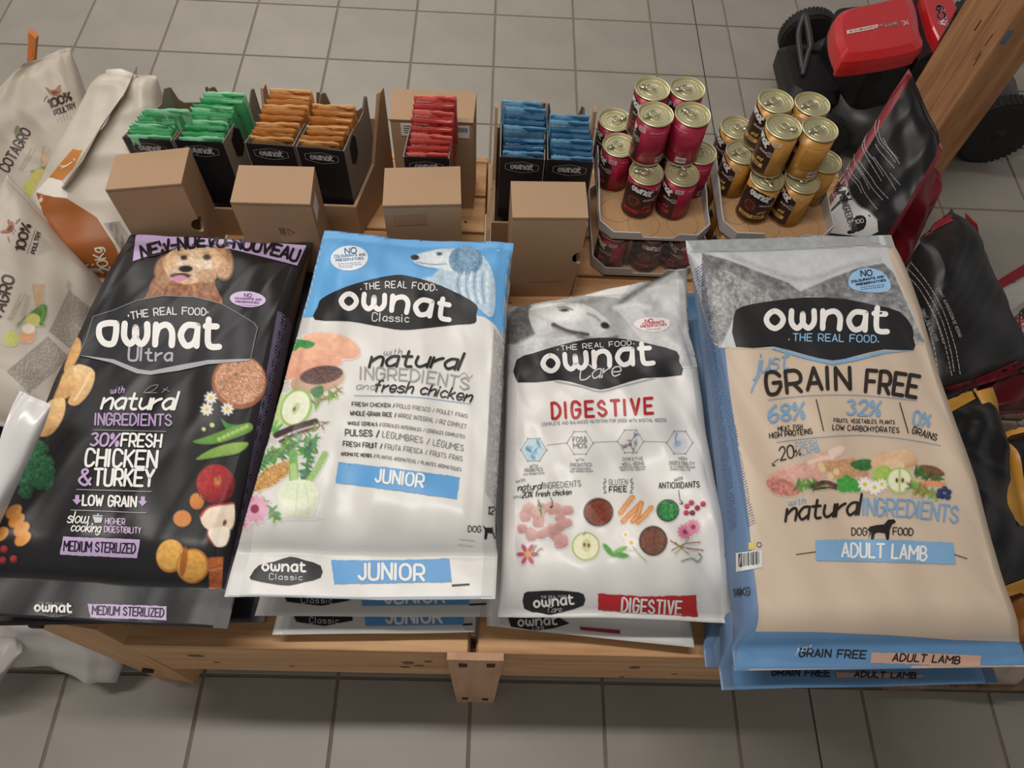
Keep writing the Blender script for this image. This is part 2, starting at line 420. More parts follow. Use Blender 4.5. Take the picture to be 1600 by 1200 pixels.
    def flush(s):
        for (name, col, layer, label, _), (V, F) in s.baseinks.items():
            if not V: continue
            P = s.on(np.array(V), (.0005, .0013, .0021, .0025)[layer]); o = mesh_obj(name, P, F, ink(col), s.root, layer < 2, label)
            if name in ('small_lettering', 'wheat_mark', 'barcode'): o['kind'] = 'stuff'
        s.baseinks = {}
class Pic:
    """printed picture: a fine grid lying on the sack, coloured per vertex"""
    def __init__(s, bag, name, x0, y0, x1, y1, base, step=1.7, layer=0, label=None, alpha=0):
        st = step*Cur.s; s.X, s.Y = np.meshgrid(np.arange(x0, x1+st, st), np.arange(y0, y1+st, st)); s.bag, s.name, s.layer, s.label = bag, name, layer, label
        s.C = np.zeros(s.X.shape+(3,))+np.array(base, float); s.A = np.full(s.X.shape, float(alpha)); s.base = np.array(base, float); s.aa = 1.6*Cur.s*step/1.7
    def put(s, m, col, tex=0, ts=6, col2=None, g=None):
        c = np.zeros_like(s.C)+np.array(col, float)
        if col2 is not None: c = c+(np.array(col2, float)-np.array(col, float))*np.clip(g, 0, 1)[..., None]
        if tex: c = c*(1+tex*(.55*vnoise(s.X/ts+50, s.Y/ts+90, int(s.X[0, 0])+7)+.45*vnoise(s.X/ts*2.7+9, s.Y/ts*2.7+31, 5)-.5)*2)[..., None]
        s.C = s.C*(1-m[..., None])+c*m[..., None]; s.A = np.maximum(s.A, m); return s
    def el(s, cx, cy, rx, ry, col, rot=0, tex=0, ts=6, col2=None, soft=None, wob=0):
        r = math.radians(rot); dx, dy = s.X-cx, s.Y-cy; x = (dx*math.cos(r)+dy*math.sin(r))/rx; y = (-dx*math.sin(r)+dy*math.cos(r))/ry
        d = np.sqrt(x*x+y*y)
        if wob: d = d*(1+wob*(vnoise(s.X/8, s.Y/8, 3)-.5)*2)
        m = np.clip((1-d)*min(rx, ry)/(soft or s.aa)+.5, 0, 1)
        return s.put(m, col, tex, ts, col2, (x*.5+y*.7+d*d*.5))
    def poly(s, pts, col, tex=0, ts=6, col2=None, smooth=4, soft=None):
        P = np.array(pts, float); P = crom(P, smooth, True)[:-1] if smooth else P
        g = np.c_[s.X.ravel(), s.Y.ravel()]; ins = inpoly(g, P); d = np.full(len(g), 1e9)
        for a, b in zip(P, np.roll(P, -1, 0)):
            e = b-a; L = e@e+1e-9; tt = np.clip(((g-a)@e)/L, 0, 1); d = np.minimum(d, np.hypot(*(g-a-tt[:, None]*e).T))
        m = np.clip(np.where(ins, d, -d)/(soft or s.aa)+.5, 0, 1).reshape(s.X.shape)
        gy = (s.Y-P[:, 1].min())/(np.ptp(P[:, 1])+1e-9)
        return s.put(m, col, tex, ts, col2, gy)
    def st(s, pts, w, col, smooth=True, tex=0, soft=None):
        P = crom(np.array(pts, float), 5, False) if smooth and len(pts) > 2 else np.array(pts, float)
        g = np.c_[s.X.ravel(), s.Y.ravel()]; d = np.full(len(g), 1e9)
        for a, b in zip(P[:-1], P[1:]):
            e = b-a; L = e@e+1e-9; tt = np.clip(((g-a)@e)/L, 0, 1); d = np.minimum(d, np.hypot(*(g-a-tt[:, None]*e).T))
        m = np.clip((w/2-d)/(soft or s.aa)+.5, 0, 1).reshape(s.X.shape)
        return s.put(m, col, tex)
    def flower(s, cx, cy, r, pet, mid, n=9):
        for k in range(n):
            a = 2*math.pi*k/n; s.el(cx+r*.6*math.cos(a), cy+r*.6*math.sin(a), r*.42, r*.2, pet, rot=math.degrees(a))
        return s.el(cx, cy, r*.3, r*.3, mid)
    def sprig(s, pts, col, n=14, ll=10, seed=1):
        rn = random.Random(seed); P = crom(np.array(pts, float), 8, False); s.st(pts, 2.2, [c*.8 for c in col])
        for i in range(n):
            p = P[int(i*(len(P)-1)/n)]; a = rn.uniform(0, 360); c = [min(255, q*rn.uniform(.75, 1.25)) for q in col]
            s.el(p[0]+ll*.6*math.cos(math.radians(a)), p[1]+ll*.6*math.sin(math.radians(a)), ll*.75, ll*.24, c, rot=a)
        return s
    def blobs(s, cx, cy, rx, ry, n, r, cols, seed=1, asp=.6, tex=.1):
        rn = random.Random(seed)
        for i in range(n):
            a = rn.uniform(0, 6.28); q = math.sqrt(rn.random()); c = rn.choice(cols)
            s.el(cx+rx*q*math.cos(a), cy+ry*q*math.sin(a), r*rn.uniform(.7, 1.2), r*asp*rn.uniform(.7, 1.2), c, rot=rn.uniform(0, 180), tex=tex)
        return s
    def done(s):
        ny, nx = s.X.shape; idx = np.arange(nx*ny).reshape(ny, nx)
        keep = np.maximum.reduce([s.A[:-1, :-1], s.A[1:, :-1], s.A[:-1, 1:], s.A[1:, 1:]]) > .03
        F = np.stack([idx[:-1, :-1], idx[1:, :-1], idx[1:, 1:], idx[:-1, 1:]], -1)[keep]
        if not len(F): return
        u, inv = np.unique(F.ravel(), return_inverse=True); XY = Q(np.c_[s.X.ravel()[u], s.Y.ravel()[u]])
        P = s.bag.on(XY, (.0006, .0011, .0015)[s.layer]); C = linA(s.C.reshape(-1, 3)[u])
        mesh_obj(s.name, P, [tuple(f) for f in inv.reshape(-1, 4).tolist()], pic_mat(), s.bag.root, True, s.label, C)
def logo(b, path, xh, w, col, leaf=False, layer=2):
    b.ink(text(('ø' if leaf else 'ö')+'ŵñäť', path, xh/.6, w, gap=3.0), col, 'lettering', layer)

BLK = (30, 29, 31); WHT = (236, 233, 230)
# ================================================================== floor
fl = MB().box(-4.2, 4.4, -3.8, 3.2, -.03, -.003).build('floor', mat('tile_grout', (130, 119, 104), .8, var=.15, vscale=30))
fl['kind'] = 'structure'
TILE = mat('floor_tile', (158, 151, 141), .42, var=.10, vscale=5, bump=.03, bscale=200, obj_rand=.05)
TM = {}
def tile(x0, x1, y0, y1):
    w, h = x1-x0, y1-y0; k = (round(w, 4), round(h, 4))
    if k not in TM:
        o = MB().box(-w/2, w/2, -h/2, h/2, -.012, 0, .0012).build('tile', TILE); TM[k] = o.data
    else:
        o = bpy.data.objects.new('tile', TM[k]); COL.objects.link(o)
    o.parent = fl; o.location = ((x0+x1)/2, (y0+y1)/2, 0)
gr = .0042
for i in range(-9, 10):
    for j in range(-9, 4):
        x0, y0 = i*TW, j*TW; X, Y = proj(np.array([[x0, y0, 0], [x0+TW, y0, 0], [x0+TW, y0+TW, 0], [x0, y0+TW, 0]]))
        if X.max() < -330 or X.min() > 1930 or Y.max() < -130 or Y.min() > 1330 or y0 < -3.4: continue
        if i == 2:
            m = x0+.593*TW
            tile(x0+gr, m-.0022, y0+gr, y0+TW-gr); tile(m+.0022, x0+TW-gr, y0+gr, y0+TW-gr)
        else: tile(x0+gr, x0+TW-gr, y0+gr, y0+TW-gr)
j = MB().box(2.593*TW-.0018, 2.593*TW+.0018, -3.5, 3, -.012, -.0012).build('expansion_joint', mat('dark_joint', (62, 56, 50), .8), fl)

ce = MB().box(-4.2, 4.4, -3.8, 3.2, 3.32, 3.35).build('ceiling', mat('ceiling_white', (206, 202, 196), .9)); ce['kind'] = 'structure'

# ================================================================== display benches
TZ = .60
PINE = wood('pine', (176, 126, 82), (214, 170, 124), 'x'); PINEY = wood('pine_y', (170, 122, 80), (206, 162, 116), 'y'); PINEZ = wood('pine_z', (172, 124, 82), (206, 160, 116), 'z')
KNOT = mat('knot_wood', (116, 76, 48), .6, var=.3, vscale=60); SCREW = mat('screw_steel', (120, 105, 85), .4, .8)
def bench(label, x0, x1, yb):
    t = thing('display_bench', label, 'bench', ((x0+x1)/2, -1.75, 0))
    ys = np.linspace(yb, -2.345, 11)                  # slats run left to right
    for a, b in zip(ys[1:], ys[:-1]):
        a = -2.3695 if a < -2.34 else a+.004
        MB().box(x0+.003, x1-.003, a, b-.004, TZ-.022, TZ, .0015).build('slat', PINE, t)
    MB().box(x0, x1, -2.368, -2.346, .335, TZ-.0225, .003).build('front_rail', PINE, t)
    MB().box(x0, x1, yb+.001, yb+.022, .40, TZ-.002, .003).build('back_rail', PINE, t)
    for xx in (x0+.03, x1-.075):
        MB().box(xx, xx+.045, yb-.02, -2.34, TZ-.10, TZ-.023, .003).build('joist', PINEY, t)
        MB().box(xx, xx+.045, yb-.03, yb+.0, 0, TZ-.1, .003).build('leg', PINEZ, t)
    s = MB()
    for a, b in zip(ys[1:], ys[:-1]):
        for xx in (x0+.05, x1-.05):
            for yy in (a*.72+b*.28, a*.28+b*.72): s.lathe([(.004, TZ-.004), (.004, TZ+.0006), (.0015, TZ+.0004)], 10, (xx, yy, 0))
    s.build('screws', SCREW, t, True)
    return t
b1 = bench('left pine slat bench carrying the black and the blue-topped sacks', -.62, .000, -1.15)
b2 = bench('right pine slat bench carrying the white sack, tin trays and beige sacks', .012, .93, -1.15)
MB().box(.0012, .0108, -2.34, -1.16, .48, TZ+.006, .001).build('side_board', PINEY, b1)
# knots on the front rails
for t, lst in ((b1, [(-.52, .50, .016, .012), (-.50, .43, .008, .005), (-.12, .47, .012, .016), (-.10, .44, .01, .008), (-.08, .49, .008, .008), (-.13, .42, .01, .008), (-.36, .40, .006, .004)]), (b2, [(.325, .47, .011, .015), (.32, .35, .007, .005), (.42, .40, .008, .004)])):
    m = MB()
    for x, z, a, b in lst:
        V = [(x+a*math.cos(q*.4189), -2.3686, z+b*math.sin(q*.4189)) for q in range(15)]; m.add(V, [tuple(range(15))])
    m.build('knots', KNOT, t)
# middle leg plate with four square screw holes
lp = thing('leg_plate', 'tapered plywood leg plate with square holes between the two bench rails', 'leg plate', (.012, -2.38, 0))
PLY = wood('plywood', (186, 140, 106), (206, 164, 130), 'z')
b = [(-.033, -2.383, 0), (.058, -2.383, 0), (.058, -2.3695, 0), (-.033, -2.3695, 0)]
t_ = [(-.040, -2.383, .605), (.062, -2.383, .605), (.062, -2.3695, .605), (-.040, -2.3695, .605)]
MB().hexa(b, t_).build('plate', PLY, lp)
for x, z, w in ((-.012, .55, .008), (.040, .555, .008), (-.012, .075, .0075), (.036, .065, .0075)):
    MB().box(x-w, x+w, -2.3845, -2.376, z-w*2.2, z+w*2.2, .001).build('screw_hole', mat('dark_hole', (58, 38, 26), .8), lp)
# left slanted leg
ll = thing('bench_leg', 'slanted pine leg board standing on the floor under the black sack', 'leg board', tuple(bp(290, 1064, 0)))
q = [bp(246, 1060, 0), bp(305, 1067, 0), bp(150, 984, .56), bp(20, 963, .56)]
bk = [p+np.array([.012, .03, 0]) for p in q]
MB().hexa(q, bk).build('board', wood('leg_pine', (186, 140, 98), (214, 170, 126), 'z'), ll)
m = MB()
for x, y, z in ((57, 977, .53), (231, 1048, .13)):
    p = bp(x, y, z); m.box(p[0]-.012, p[0]+.012, p[1]-.005, p[1]+.004, p[2]-.008, p[2]+.008, .002)
m.build('screws', mat('dark_screw', (60, 42, 30), .6, .3), ll)
MB().box(-.70, -.625, -2.29, -2.20, .0, .55, .004).build('dark_gap_fill', mat('gap_dark', (52, 48, 46), .6), b1)  # dark block standing in for the dark gap left of the front rail

# ================================================================== wooden post
E_ = bp(1463, 208, .5)[:2]; A = .235; M_ = .0907; B = .106
po = thing('wooden_post', 'thick brown timber post beside the red mower at the right', 'post', (E_[0]+B/2, E_[1]+A/2, 0))
POST = wood('post_wood', (134, 92, 60), (176, 130, 90), 'z', .6)
MB().box(E_[0], E_[0]+B, E_[1], E_[1]+M_-.001, 0, 1.62, .003).build('beam', POST, po)
MB().box(E_[0]+.001, E_[0]+B, E_[1]+M_+.001, E_[1]+A, 0, 1.62, .003).build('beam', POST, po)
m = MB()
rn = random.Random(4)
for i in range(9):
    z = rn.uniform(.6, 1.3); y = rn.uniform(.02, .2); m.box(E_[0]-.0008, E_[0]+.002, E_[1]+y, E_[1]+y+.003, z, z+rn.uniform(.02, .06))
m.build('cracks', mat('crack_dark', (70, 44, 26), .8), po)
P = bp(1527, 132, .7); MB().box(E_[0]+.004, E_[0]+.02, E_[1]-.0008, E_[1]+.002, .80, .84).build('blue_paint_mark', mat('blue_paint', (88, 104, 128), .6), po)

# ================================================================== lawn mower
mw = thing('lawn_mower', 'black lawn mower with a red battery cover parked on the tiles', 'lawn mower', (1.5, -.2, 0))
BLKP = mat('black_plastic', (19, 18, 19), .5, bump=.04, bscale=300); DECK = mat('deck_steel', (66, 66, 66), .38, .3); RUB = mat('tyre_rubber', (30, 29, 29), .75); RED = mat('red_plastic', (196, 30, 36), .32, coat=.2)
def rr(x0, x1, y0, y1, r, n=5):
    o = []
    for cx, cy, a in ((x1-r, y1-r, 0), (x0+r, y1-r, 90), (x0+r, y0+r, 180), (x1-r, y0+r, 270)):
        for k in range(n+1): t = math.radians(a+90*k/n); o.append((cx+r*math.cos(t), cy+r*math.sin(t)))
    return o
def loft(rings, name, m, parent, smooth=False):
    n = len(rings[0]); V = [p for r in rings for p in r]; F = [tuple(range(n-1, -1, -1)), tuple(range((len(rings)-1)*n, len(rings)*n))]
    for k in range(len(rings)-1): F += [(k*n+i, k*n+(i+1) % n, k*n+n+(i+1) % n, k*n+n+i) for i in range(n)]
    return mesh_obj(name, V, F, m, parent, smooth)
ANG = math.radians(13)
def rot(p, c=(1.32, -.25)):
    x, y = p[0]-c[0], p[1]-c[1]; return (c[0]+x*math.cos(ANG)-y*math.sin(ANG), c[1]+x*math.sin(ANG)+y*math.cos(ANG))
def ring(x0, x1, y0, y1, r, z): return [(*rot(p), z) for p in rr(x0, x1, y0, y1, r)]
loft([ring(1.24, 2.0, -.50, .06, .16, .06), ring(1.24, 2.0, -.50, .06, .16, .15), ring(1.27, 1.97, -.45, .03, .15, .20), ring(1.33, 1.9, -.38, -.02, .12, .225)], 'deck', DECK, mw, True)
loft([ring(1.26, 1.66, -.40, -.06, .06, .20), ring(1.25, 1.67, -.40, -.06, .06, .33), ring(1.23, 1.66, -.40, -.08, .06, .385)], 'motor_housing', BLKP, mw)
# red cover following its outline
rp = [bp(1180+x/3.4286, y/3.4286, .42)[:2] for x, y in ((412, 250), (440, 330), (480, 368), (862, 300), (868, 190), (846, 60), (800, 4), (640, 40), (480, 75), (415, 120), (405, 180))]
rp = [np.array(p) for p in rp]; cR = sum(rp)/len(rp)
rp = rp[::-1] if np.cross(rp[1]-rp[0], rp[2]-rp[1]) < 0 else rp
rp = list(crom(rp, 4, True)[:-1])
def shr(k, z): return [(*(cR+(p-cR)*k), z) for p in rp]
bc = loft([shr(.98, .385), shr(1.0, .39), shr(1.0, .42), shr(.965, .44), shr(.80, .452), shr(.795, .4522)], 'battery_cover', RED, mw)
rp2 = [np.array(bp(1180+x/3.4286, y/3.4286, .42)[:2]) for x, y in ((965, 262), (1040, 130), (1070, 70), (1030, 0), (1010, -70), (890, -60), (880, 10), (905, 110), (930, 190))]
c2 = sum(rp2)/len(rp2); rp2 = rp2[::-1] if np.cross(rp2[1]-rp2[0], rp2[2]-rp2[1]) < 0 else rp2
def shr2(k, z): return [(*(c2+(p-c2)*k), z) for p in rp2]
loft([shr2(1, .30), shr2(1, .425), shr2(.94, .44), shr2(.85, .445)], 'rear_cover', RED, mw)
st = [np.array(bp(1180+x/3.4286, y/3.4286, .40)[:2]) for x, y in ((866, 330), (985, 262), (905, 110), (870, -60), (800, -60), (850, 100), (866, 200))]
st = st[::-1] if np.cross(st[1]-st[0], st[2]-st[1]) < 0 else st
loft([[(*p, .25) for p in st], [(*p, .405) for p in st]], 'hinge_strip', BLKP, mw)
def tyre(name, cx, cy, cz, r, w, ang=0):
    m = MB(); prof = [(r*.55, -w/2), (r*.9, -w/2), (r*.985, -w*.38), (r, -w*.2), (r, w*.2), (r*.985, w*.38), (r*.9, w/2), (r*.55, w/2)]
    m.lathe(prof, 44, (cx, cy, cz), 'y'); o = m.build(name, RUB, mw, False)
    g = MB()
    for k in range(44):
        a = 2*math.pi*k/44; ca, sa = math.cos(a), math.sin(a)
        c = np.array([cx+r*.995*ca, cy, cz+r*.995*sa]); tx = np.array([-sa, 0, ca])*r*.045; rd = np.array([ca, 0, sa])*r*.035; yy = np.array([0, w*.42, 0])
        g.hexa([c-tx-yy-rd, c+tx-yy-rd, c+tx+yy-rd, c-tx+yy-rd], [c-tx-yy+rd*.6, c+tx-yy+rd*.6, c+tx+yy+rd*.6, c-tx+yy+rd*.6])
    g.build('tread', RUB, o)
    h = MB(); h.lathe([(.004, w*.5+.002), (r*.18, w*.5), (r*.2, w*.42), (r*.48, w*.36), (r*.56, w*.48), (r*.57, -w*.4)], 30, (cx, cy, cz), 'y', False); h.build('hub', BLKP, o, True)
    h = MB()
    for k in range(5):
        a = 2*math.pi*k/5+.3; p = np.array([cx+r*.36*math.cos(a), cy-w*.43, cz+r*.36*math.sin(a)]); h.lathe([(r*.09, -.003), (r*.09, .003)], 10, tuple(p), 'y')
    h.build('hub_holes', mat('hub_hole', (10, 10, 10), .9), o)
    return o
tyre('front_wheel', 1.268, .13, .112, .112, .06); tyre('rear_wheel', 1.865, -.40, .138, .138, .06); tyre('rear_wheel', 1.95, .20, .138, .138, .06)
tyre('front_wheel', 1.20, -.46, .105, .105, .055)
loft([[(*p, .10) for p in rr(1.10, 1.29, -.34, -.02, .03)], [(*p, .17) for p in rr(1.09, 1.30, -.34, -.03, .035)], [(*p, .205) for p in rr(1.105, 1.28, -.31, -.06, .04)]], 'front_fender', BLKP, mw)
m = MB(); P = [bp(1180+x/5.454, y/5.454, z) for x, y, z in ((405, 600, .21), (370, 310, .235), (405, 165, .27), (432, 155, .275), (472, 380, .245), (455, 450, .23), (405, 640, .21))]
m.tube(crom(P, 5, False), .011, 8); m.build('front_grip', mat('grip_grey', (58, 58, 60), .4), mw, True)
MB().box(1.16, 1.25, -.10, -.06, .19, .215, .006).build('bracket', BLKP, mw)
m = MB(); m.tube([(1.78, -.33, .14), (1.86, -.20, .36), (1.80, .05, .52)], .014, 8); m.tube([(1.45, -.40, .30), (1.62, -.37, .36), (1.78, -.33, .30)], .008, 8); m.build('handle_bar', BLKP, mw, True)
frame(1180, 0, 3.4286)
def flat_ink(vf, z, name, col, parent):
    mesh_obj(name, [bp(x, y, z) for x, y in vf[0]], vf[1], ink(col), parent)
flat_ink(text('Kress', [(815, 108), (692, 130)], 22, 5.5, gap=1.8), .4532, 'lettering', (225, 215, 212), bc)
flat_ink(fill([(657, 130), (659, 150), (492, 182), (490, 163)], 6), .4532, 'name_plate', (222, 214, 210), bc)
flat_ink(text('Commercial', [(648, 137), (502, 165)], 12, 2.4, gap=1.8), .4540, 'lettering', (180, 40, 44), bc)
flat_ink(fill([(684, 127), (685, 138), (664, 142), (663, 131)], 6), .4532, 'emblem', (190, 110, 105), bc)
flat_ink(text('60V', [(968, 32), (985, 138)], 42, 10, gap=2.0, up=(1, -.15)), .4460, 'lettering', (225, 205, 205), mw)
flat_ink(text('MAX', [(1012, 85), (1020, 138)], 14, 4, gap=1.6, up=(1, -.15)), .4460, 'lettering', (225, 205, 205), mw)
flat_ink(line([(605, 236), (660, 140)], 3), .4532, 'scratch', (205, 90, 80), mw)
flat_ink(line([(682, 112), (726, 42)], 3), .4532, 'scratch', (205, 90, 80), mw)
# ================================================================== cartons
KRAFT = mat('kraft_board', (168, 136, 106), .75, var=.06, vscale=6, bump=.02, bscale=300); KIN = mat('kraft_inside', (122, 94, 72), .8); KEDGE = mat('board_edge', (120, 92, 66), .8)
GREYB = mat('grey_board', (132, 121, 112), .6); BLKB = mat('black_board', (26, 25, 30), .42); WLAB = mat('paper_label', (222, 218, 214), .6); DK = mat('dark_print', (40, 34, 32), .6)
def quad_prism(b, z0, z1, name, m, parent):
    return MB().hexa([(*p, z0) for p in b], [(*p, z1) for p in b]).build(name, m, parent)
def carton(label, px, ztop, notch=True, z0=TZ):
    """upside-down carton lid: five boards, a half-round finger notch low in the right board and in the front"""
    c = [np.array(bp(x, y, ztop)[:2]) for x, y in px]         # fl fr br bl
    ctr = sum(c)/4; t = thing('upturned_carton', label, 'carton', (*ctr, z0))
    th = .004; inn = [ctr+(p-ctr)*(1-2*th/np.linalg.norm(p-ctr)) for p in c]
    MB().hexa([(*p, ztop-th) for p in c], [(*p, ztop) for p in c]).build('top_panel', KRAFT, t)
    for k, nm in ((0, 'front_panel'), (1, 'side_panel'), (2, 'back_panel'), (3, 'side_panel')):
        a, b, ai, bi = c[k], c[(k+1) % 4], inn[k], inn[(k+1) % 4]; top = ztop-th
        if notch and k in (0, 1):
            # board outline with a half-round bite at one end
            ff, zz = [0, 1, 1], [top, top, z0+.095]
            rc = .019/np.linalg.norm(b-a); zc = z0+.142
            if k == 0: pts = [(0, top), (1, top), (1, zc+.02)]+[(1-rc*math.sin(q), zc+.02*math.cos(q)) for q in np.linspace(0, math.pi, 9)]+[(1-.06, z0), (0, z0)]
            else: pts = [(0, top), (1, top), (1, z0), (.0, z0), (0, zc-.02)]+[(rc*math.sin(q), zc-.02*math.cos(q)) for q in np.linspace(0, math.pi, 9)]
        else: pts = [(0, top), (1, top), (1, z0), (0, z0)]
        n = len(pts); V = [(*(a+(b-a)*f), z) for f, z in pts]+[(*(ai+(bi-ai)*f), z) for f, z in pts]
        F = [tuple(range(n))[::-1], tuple(range(n, 2*n))]+[(i, (i+1) % n, n+(i+1) % n, n+i) for i in range(n)]
        mesh_obj(nm, V, F, KRAFT, t)
    m = MB()
    for f in (.004,): m.hexa([(*(c[0]+(ctr-c[0])*0+(0, -.0006)), ztop-th-.0015), (*(c[1]+(0, -.0006)), ztop-th-.0015), (*c[1], ztop-th-.0015), (*c[0], ztop-th-.0015)], [(*(c[0]+(0, -.0006)), ztop-th), (*(c[1]+(0, -.0006)), ztop-th), (*c[1], ztop-th), (*c[0], ztop-th)])
    m.build('fold_line', KEDGE, t)
    return t, c
frame(160, 110, 3.636)
q = lambda l: [tuple(p) for p in Q(l)]
t1, c1 = carton('kraft carton lid in front of the green pouches, tilted most', q([(15, 678), (447, 642), (495, 437), (75, 480)]), .868)
t2, c2 = carton('kraft carton lid printed with a small recycling mark, in front of the orange pouches', q([(725, 748), (1180, 760), (1205, 548), (775, 538)]), .868, False)
frame(560, 130, 3.53)
t3, c3 = carton('kraft carton lid with a patch of tape on its front, before the red pouches', q([(133, 675), (567, 665), (562, 458), (145, 468)]), .87, False)
t4, c4 = carton('kraft carton lid with a round finger notch, in front of the blue pouches', q([(850, 740), (1270, 742), (1252, 545), (840, 540)]), .87)
def front_pt(c, f, z, off=.0008):
    d = c[1]-c[0]; n = np.array([d[1], -d[0]])/np.linalg.norm(d); n = n if n[1] < 0 else -n
    return (*(c[0]+d*f+n*off), z)
def front_ink(c, vf, name, m, parent, W_=1, z0=TZ):     # 2-D units: x 0..1 across, y height
    mesh_obj(name, [front_pt(c, x, z) for x, z in vf[0]], vf[1], m, parent)
def panel_text(s, c, f0, f1, z, h, w, name, m, parent, off=.0008):
    d = np.linalg.norm(c[1]-c[0]); frame(0, 0, 1); V, F = text(s, [(f0*1000*d, 0), (f1*1000*d, 0)], h*1000, w*1000)
    mesh_obj(name, [front_pt(c, v[0]/1000/d, z-v[1]/1000, off) for v in V], F, m, parent)
# recycling mark of carton 2: three bars, a triangle, a dot
m = MB()
def bar(f0, f1, z0, z1): m.add([front_pt(c2, f0, z0), front_pt(c2, f1, z0), front_pt(c2, f1, z1), front_pt(c2, f0, z1)], [(0, 1, 2, 3)])
for k in range(3): bar(.51+k*.028, .52+k*.028, .775, .795)
T3 = [(.61, .793), (.61, .772), (.70, .782)]
for a, b in zip(T3, T3[1:]+T3[:1]):
    m.add([front_pt(c2, a[0], a[1]), front_pt(c2, b[0], b[1]), front_pt(c2, b[0]*.85+.096, b[1]*.85+.117), front_pt(c2, a[0]*.85+.096, a[1]*.85+.117)], [(0, 1, 2, 3)])
m.build('recycling_mark', DK, t2)
m = MB(); m.add([front_pt(c3, .12, .81), front_pt(c3, .54, .812), front_pt(c3, .53, .842), front_pt(c3, .12, .838)], [(0, 1, 2, 3)]); m.build('tape', mat('clear_tape', (158, 124, 96), .25), t3)
m = MB(); m.add([front_pt(c4, .30, .655), front_pt(c4, .85, .66), front_pt(c4, .85, .661), front_pt(c4, .30, .6565)], [(0, 1, 2, 3)]); m.build('crease', KEDGE, t4)
b = c2; m = MB(); d = (b[2]-b[1]); n = np.array([.0008, 0])
m.add([(*(b[1]+d*.12+n), .845), (*(b[1]+d*.55+n), .845), (*(b[1]+d*.55+n), .80), (*(b[1]+d*.12+n), .80)], [(0, 1, 2, 3)]); m.build('paper_label', WLAB, t2)

# ------------------------------------------------------------------ display boxes and their shipping cartons
ZF, ZB = .855, .91
def xy(f, x, y, z): frame(*f); p = Q([(x, y)])[0]; return np.array(bp(p[0], p[1], z)[:2])
F6, F7, F8 = (160, 110, 3.636), (560, 130, 3.53), (910, 100, 3.509)
def display(label, fL, fR, bL, bR, zb=ZB, posts=(1, 1), z0=.665, side=GREYB):
    t = thing('display_box', label, 'display box', (*((fL+fR)/2), z0))
    mid = (fL+fR+bL+bR)/4
    def board(a, b, prof, name, m, th=.0022):
        d = b-a; n = np.array([-d[1], d[0]]); n = n/np.linalg.norm(n)*th
        if n@(mid-(a+b)/2) < 0: n = -n
        V = [(*(a+d*f), z) for f, z in prof]+[(*(a+d*f+n), z) for f, z in prof]; k = len(prof)
        F = [tuple(range(k)), tuple(range(k, 2*k))[::-1]]+[(i, (i+1) % k, k+(i+1) % k, k+i)[::-1] for i in range(k)]
        return mesh_obj(name, V, F, m, t)
    fp = board(fL, fR, [(0, z0), (1, z0), (1, ZF), (0, ZF)], 'front_panel', BLKB)
    h = zb-ZF
    sp = [(0, z0), (1, z0), (1, zb), (.93, zb+.002), (.86, zb-.012), (.80, ZF+h*.52), (.66, ZF+h*.40), (.40, ZF+h*.36), (.22, ZF+h*.2), (0, ZF)]
    for a, b, pst in ((fR, bR, posts[1]), (fL, bL, posts[0])):
        s_ = sp if pst else [(0, z0), (1, z0), (1, ZF+h*.5), (.5, ZF+h*.4), (.22, ZF+h*.2), (0, ZF)]
        board(a, b, s_, 'side_panel', side)
    board(bL, bR, [(0, z0), (1, z0), (1, zb), (.93, zb), (.86, zb-h*.55), (.75, zb-h*.72), (.25, zb-h*.72), (.14, zb-h*.55), (.07, zb), (0, zb)], 'back_panel', KIN)
    MB().hexa([(*p, z0) for p in (fL, fR, bR, bL)], [(*p, z0+.002) for p in (fL, fR, bR, bL)]).build('bottom_panel', GREYB, t)
    # printed emblem: outlined hexagon with the brand lettering
    W_ = np.linalg.norm(fR-fL)*1000; d = (fR-fL); n = np.array([d[1], -d[0]])/np.linalg.norm(d); n = n if n[1] < 0 else -n
    def on(V): return [(*(fL+d*(v[0]/W_)+n*.0009), ZF-v[1]/1000) for v in V]
    frame(0, 0, 1); cx = W_*.5; hx = [(cx-36, 18), (cx-20, 14), (cx, 10), (cx+20, 14), (cx+36, 18), (cx+36, 33), (cx+20, 38), (cx, 42), (cx-20, 38), (cx-36, 33)]
    v, f = line(hx, 1.2, closed=True); mesh_obj('emblem_outline', on(v), f, ink((150, 146, 148)), fp)
    v, f = text('öŵñäť', [(cx-24, 31), (cx+24, 31)], 17, 3.6, gap=3); mesh_obj('lettering', on(v), f, ink((228, 226, 228)), fp)
    v, f = text('THE REAL FOOD', [(cx-14, 18.5), (cx+14, 18.5)], 2.4, .6); mesh_obj('small_lettering', on(v), f, ink((120, 116, 118)), fp)['kind'] = 'stuff'
    if posts[1]:                                     # dark emblem on the outer side
        dd = bR-fR; nn = np.array([dd[1], -dd[0]])/np.linalg.norm(dd); nn = nn if nn[0] > 0 else -nn
        V = [(*(fR+dd*f+nn*.0012), z) for f, z in ((.18, .80), (.30, .79), (.42, .81), (.42, .855), (.32, .868), (.18, .845))]
        mesh_obj('side_emblem', V, [tuple(range(6))], BLKB, t)
    return t
displays = {}
def disp(key, label, f, a, b, c, d, **k):
    displays[key] = display(label, xy(f, *a, ZF), xy(f, *b, ZF), xy(f, *c, k.get('zb', ZB)), xy(f, *d, k.get('zb', ZB)), **k)
disp('gl', 'black display box holding green pouches, leftmost of all', F6, (110, 380), (388, 402), (372, 95), (600, 92), posts=(1, 0))
disp('gr', 'black display box holding green pouches, with a grey side and dark emblem', F6, (402, 396), (684, 413), (622, 92), (862, 103))
disp('ol', 'black display box holding orange pouches, left of the orange pair', F6, (805, 412), (1083, 432), (1010, 118), (1232, 122), posts=(1, 0))
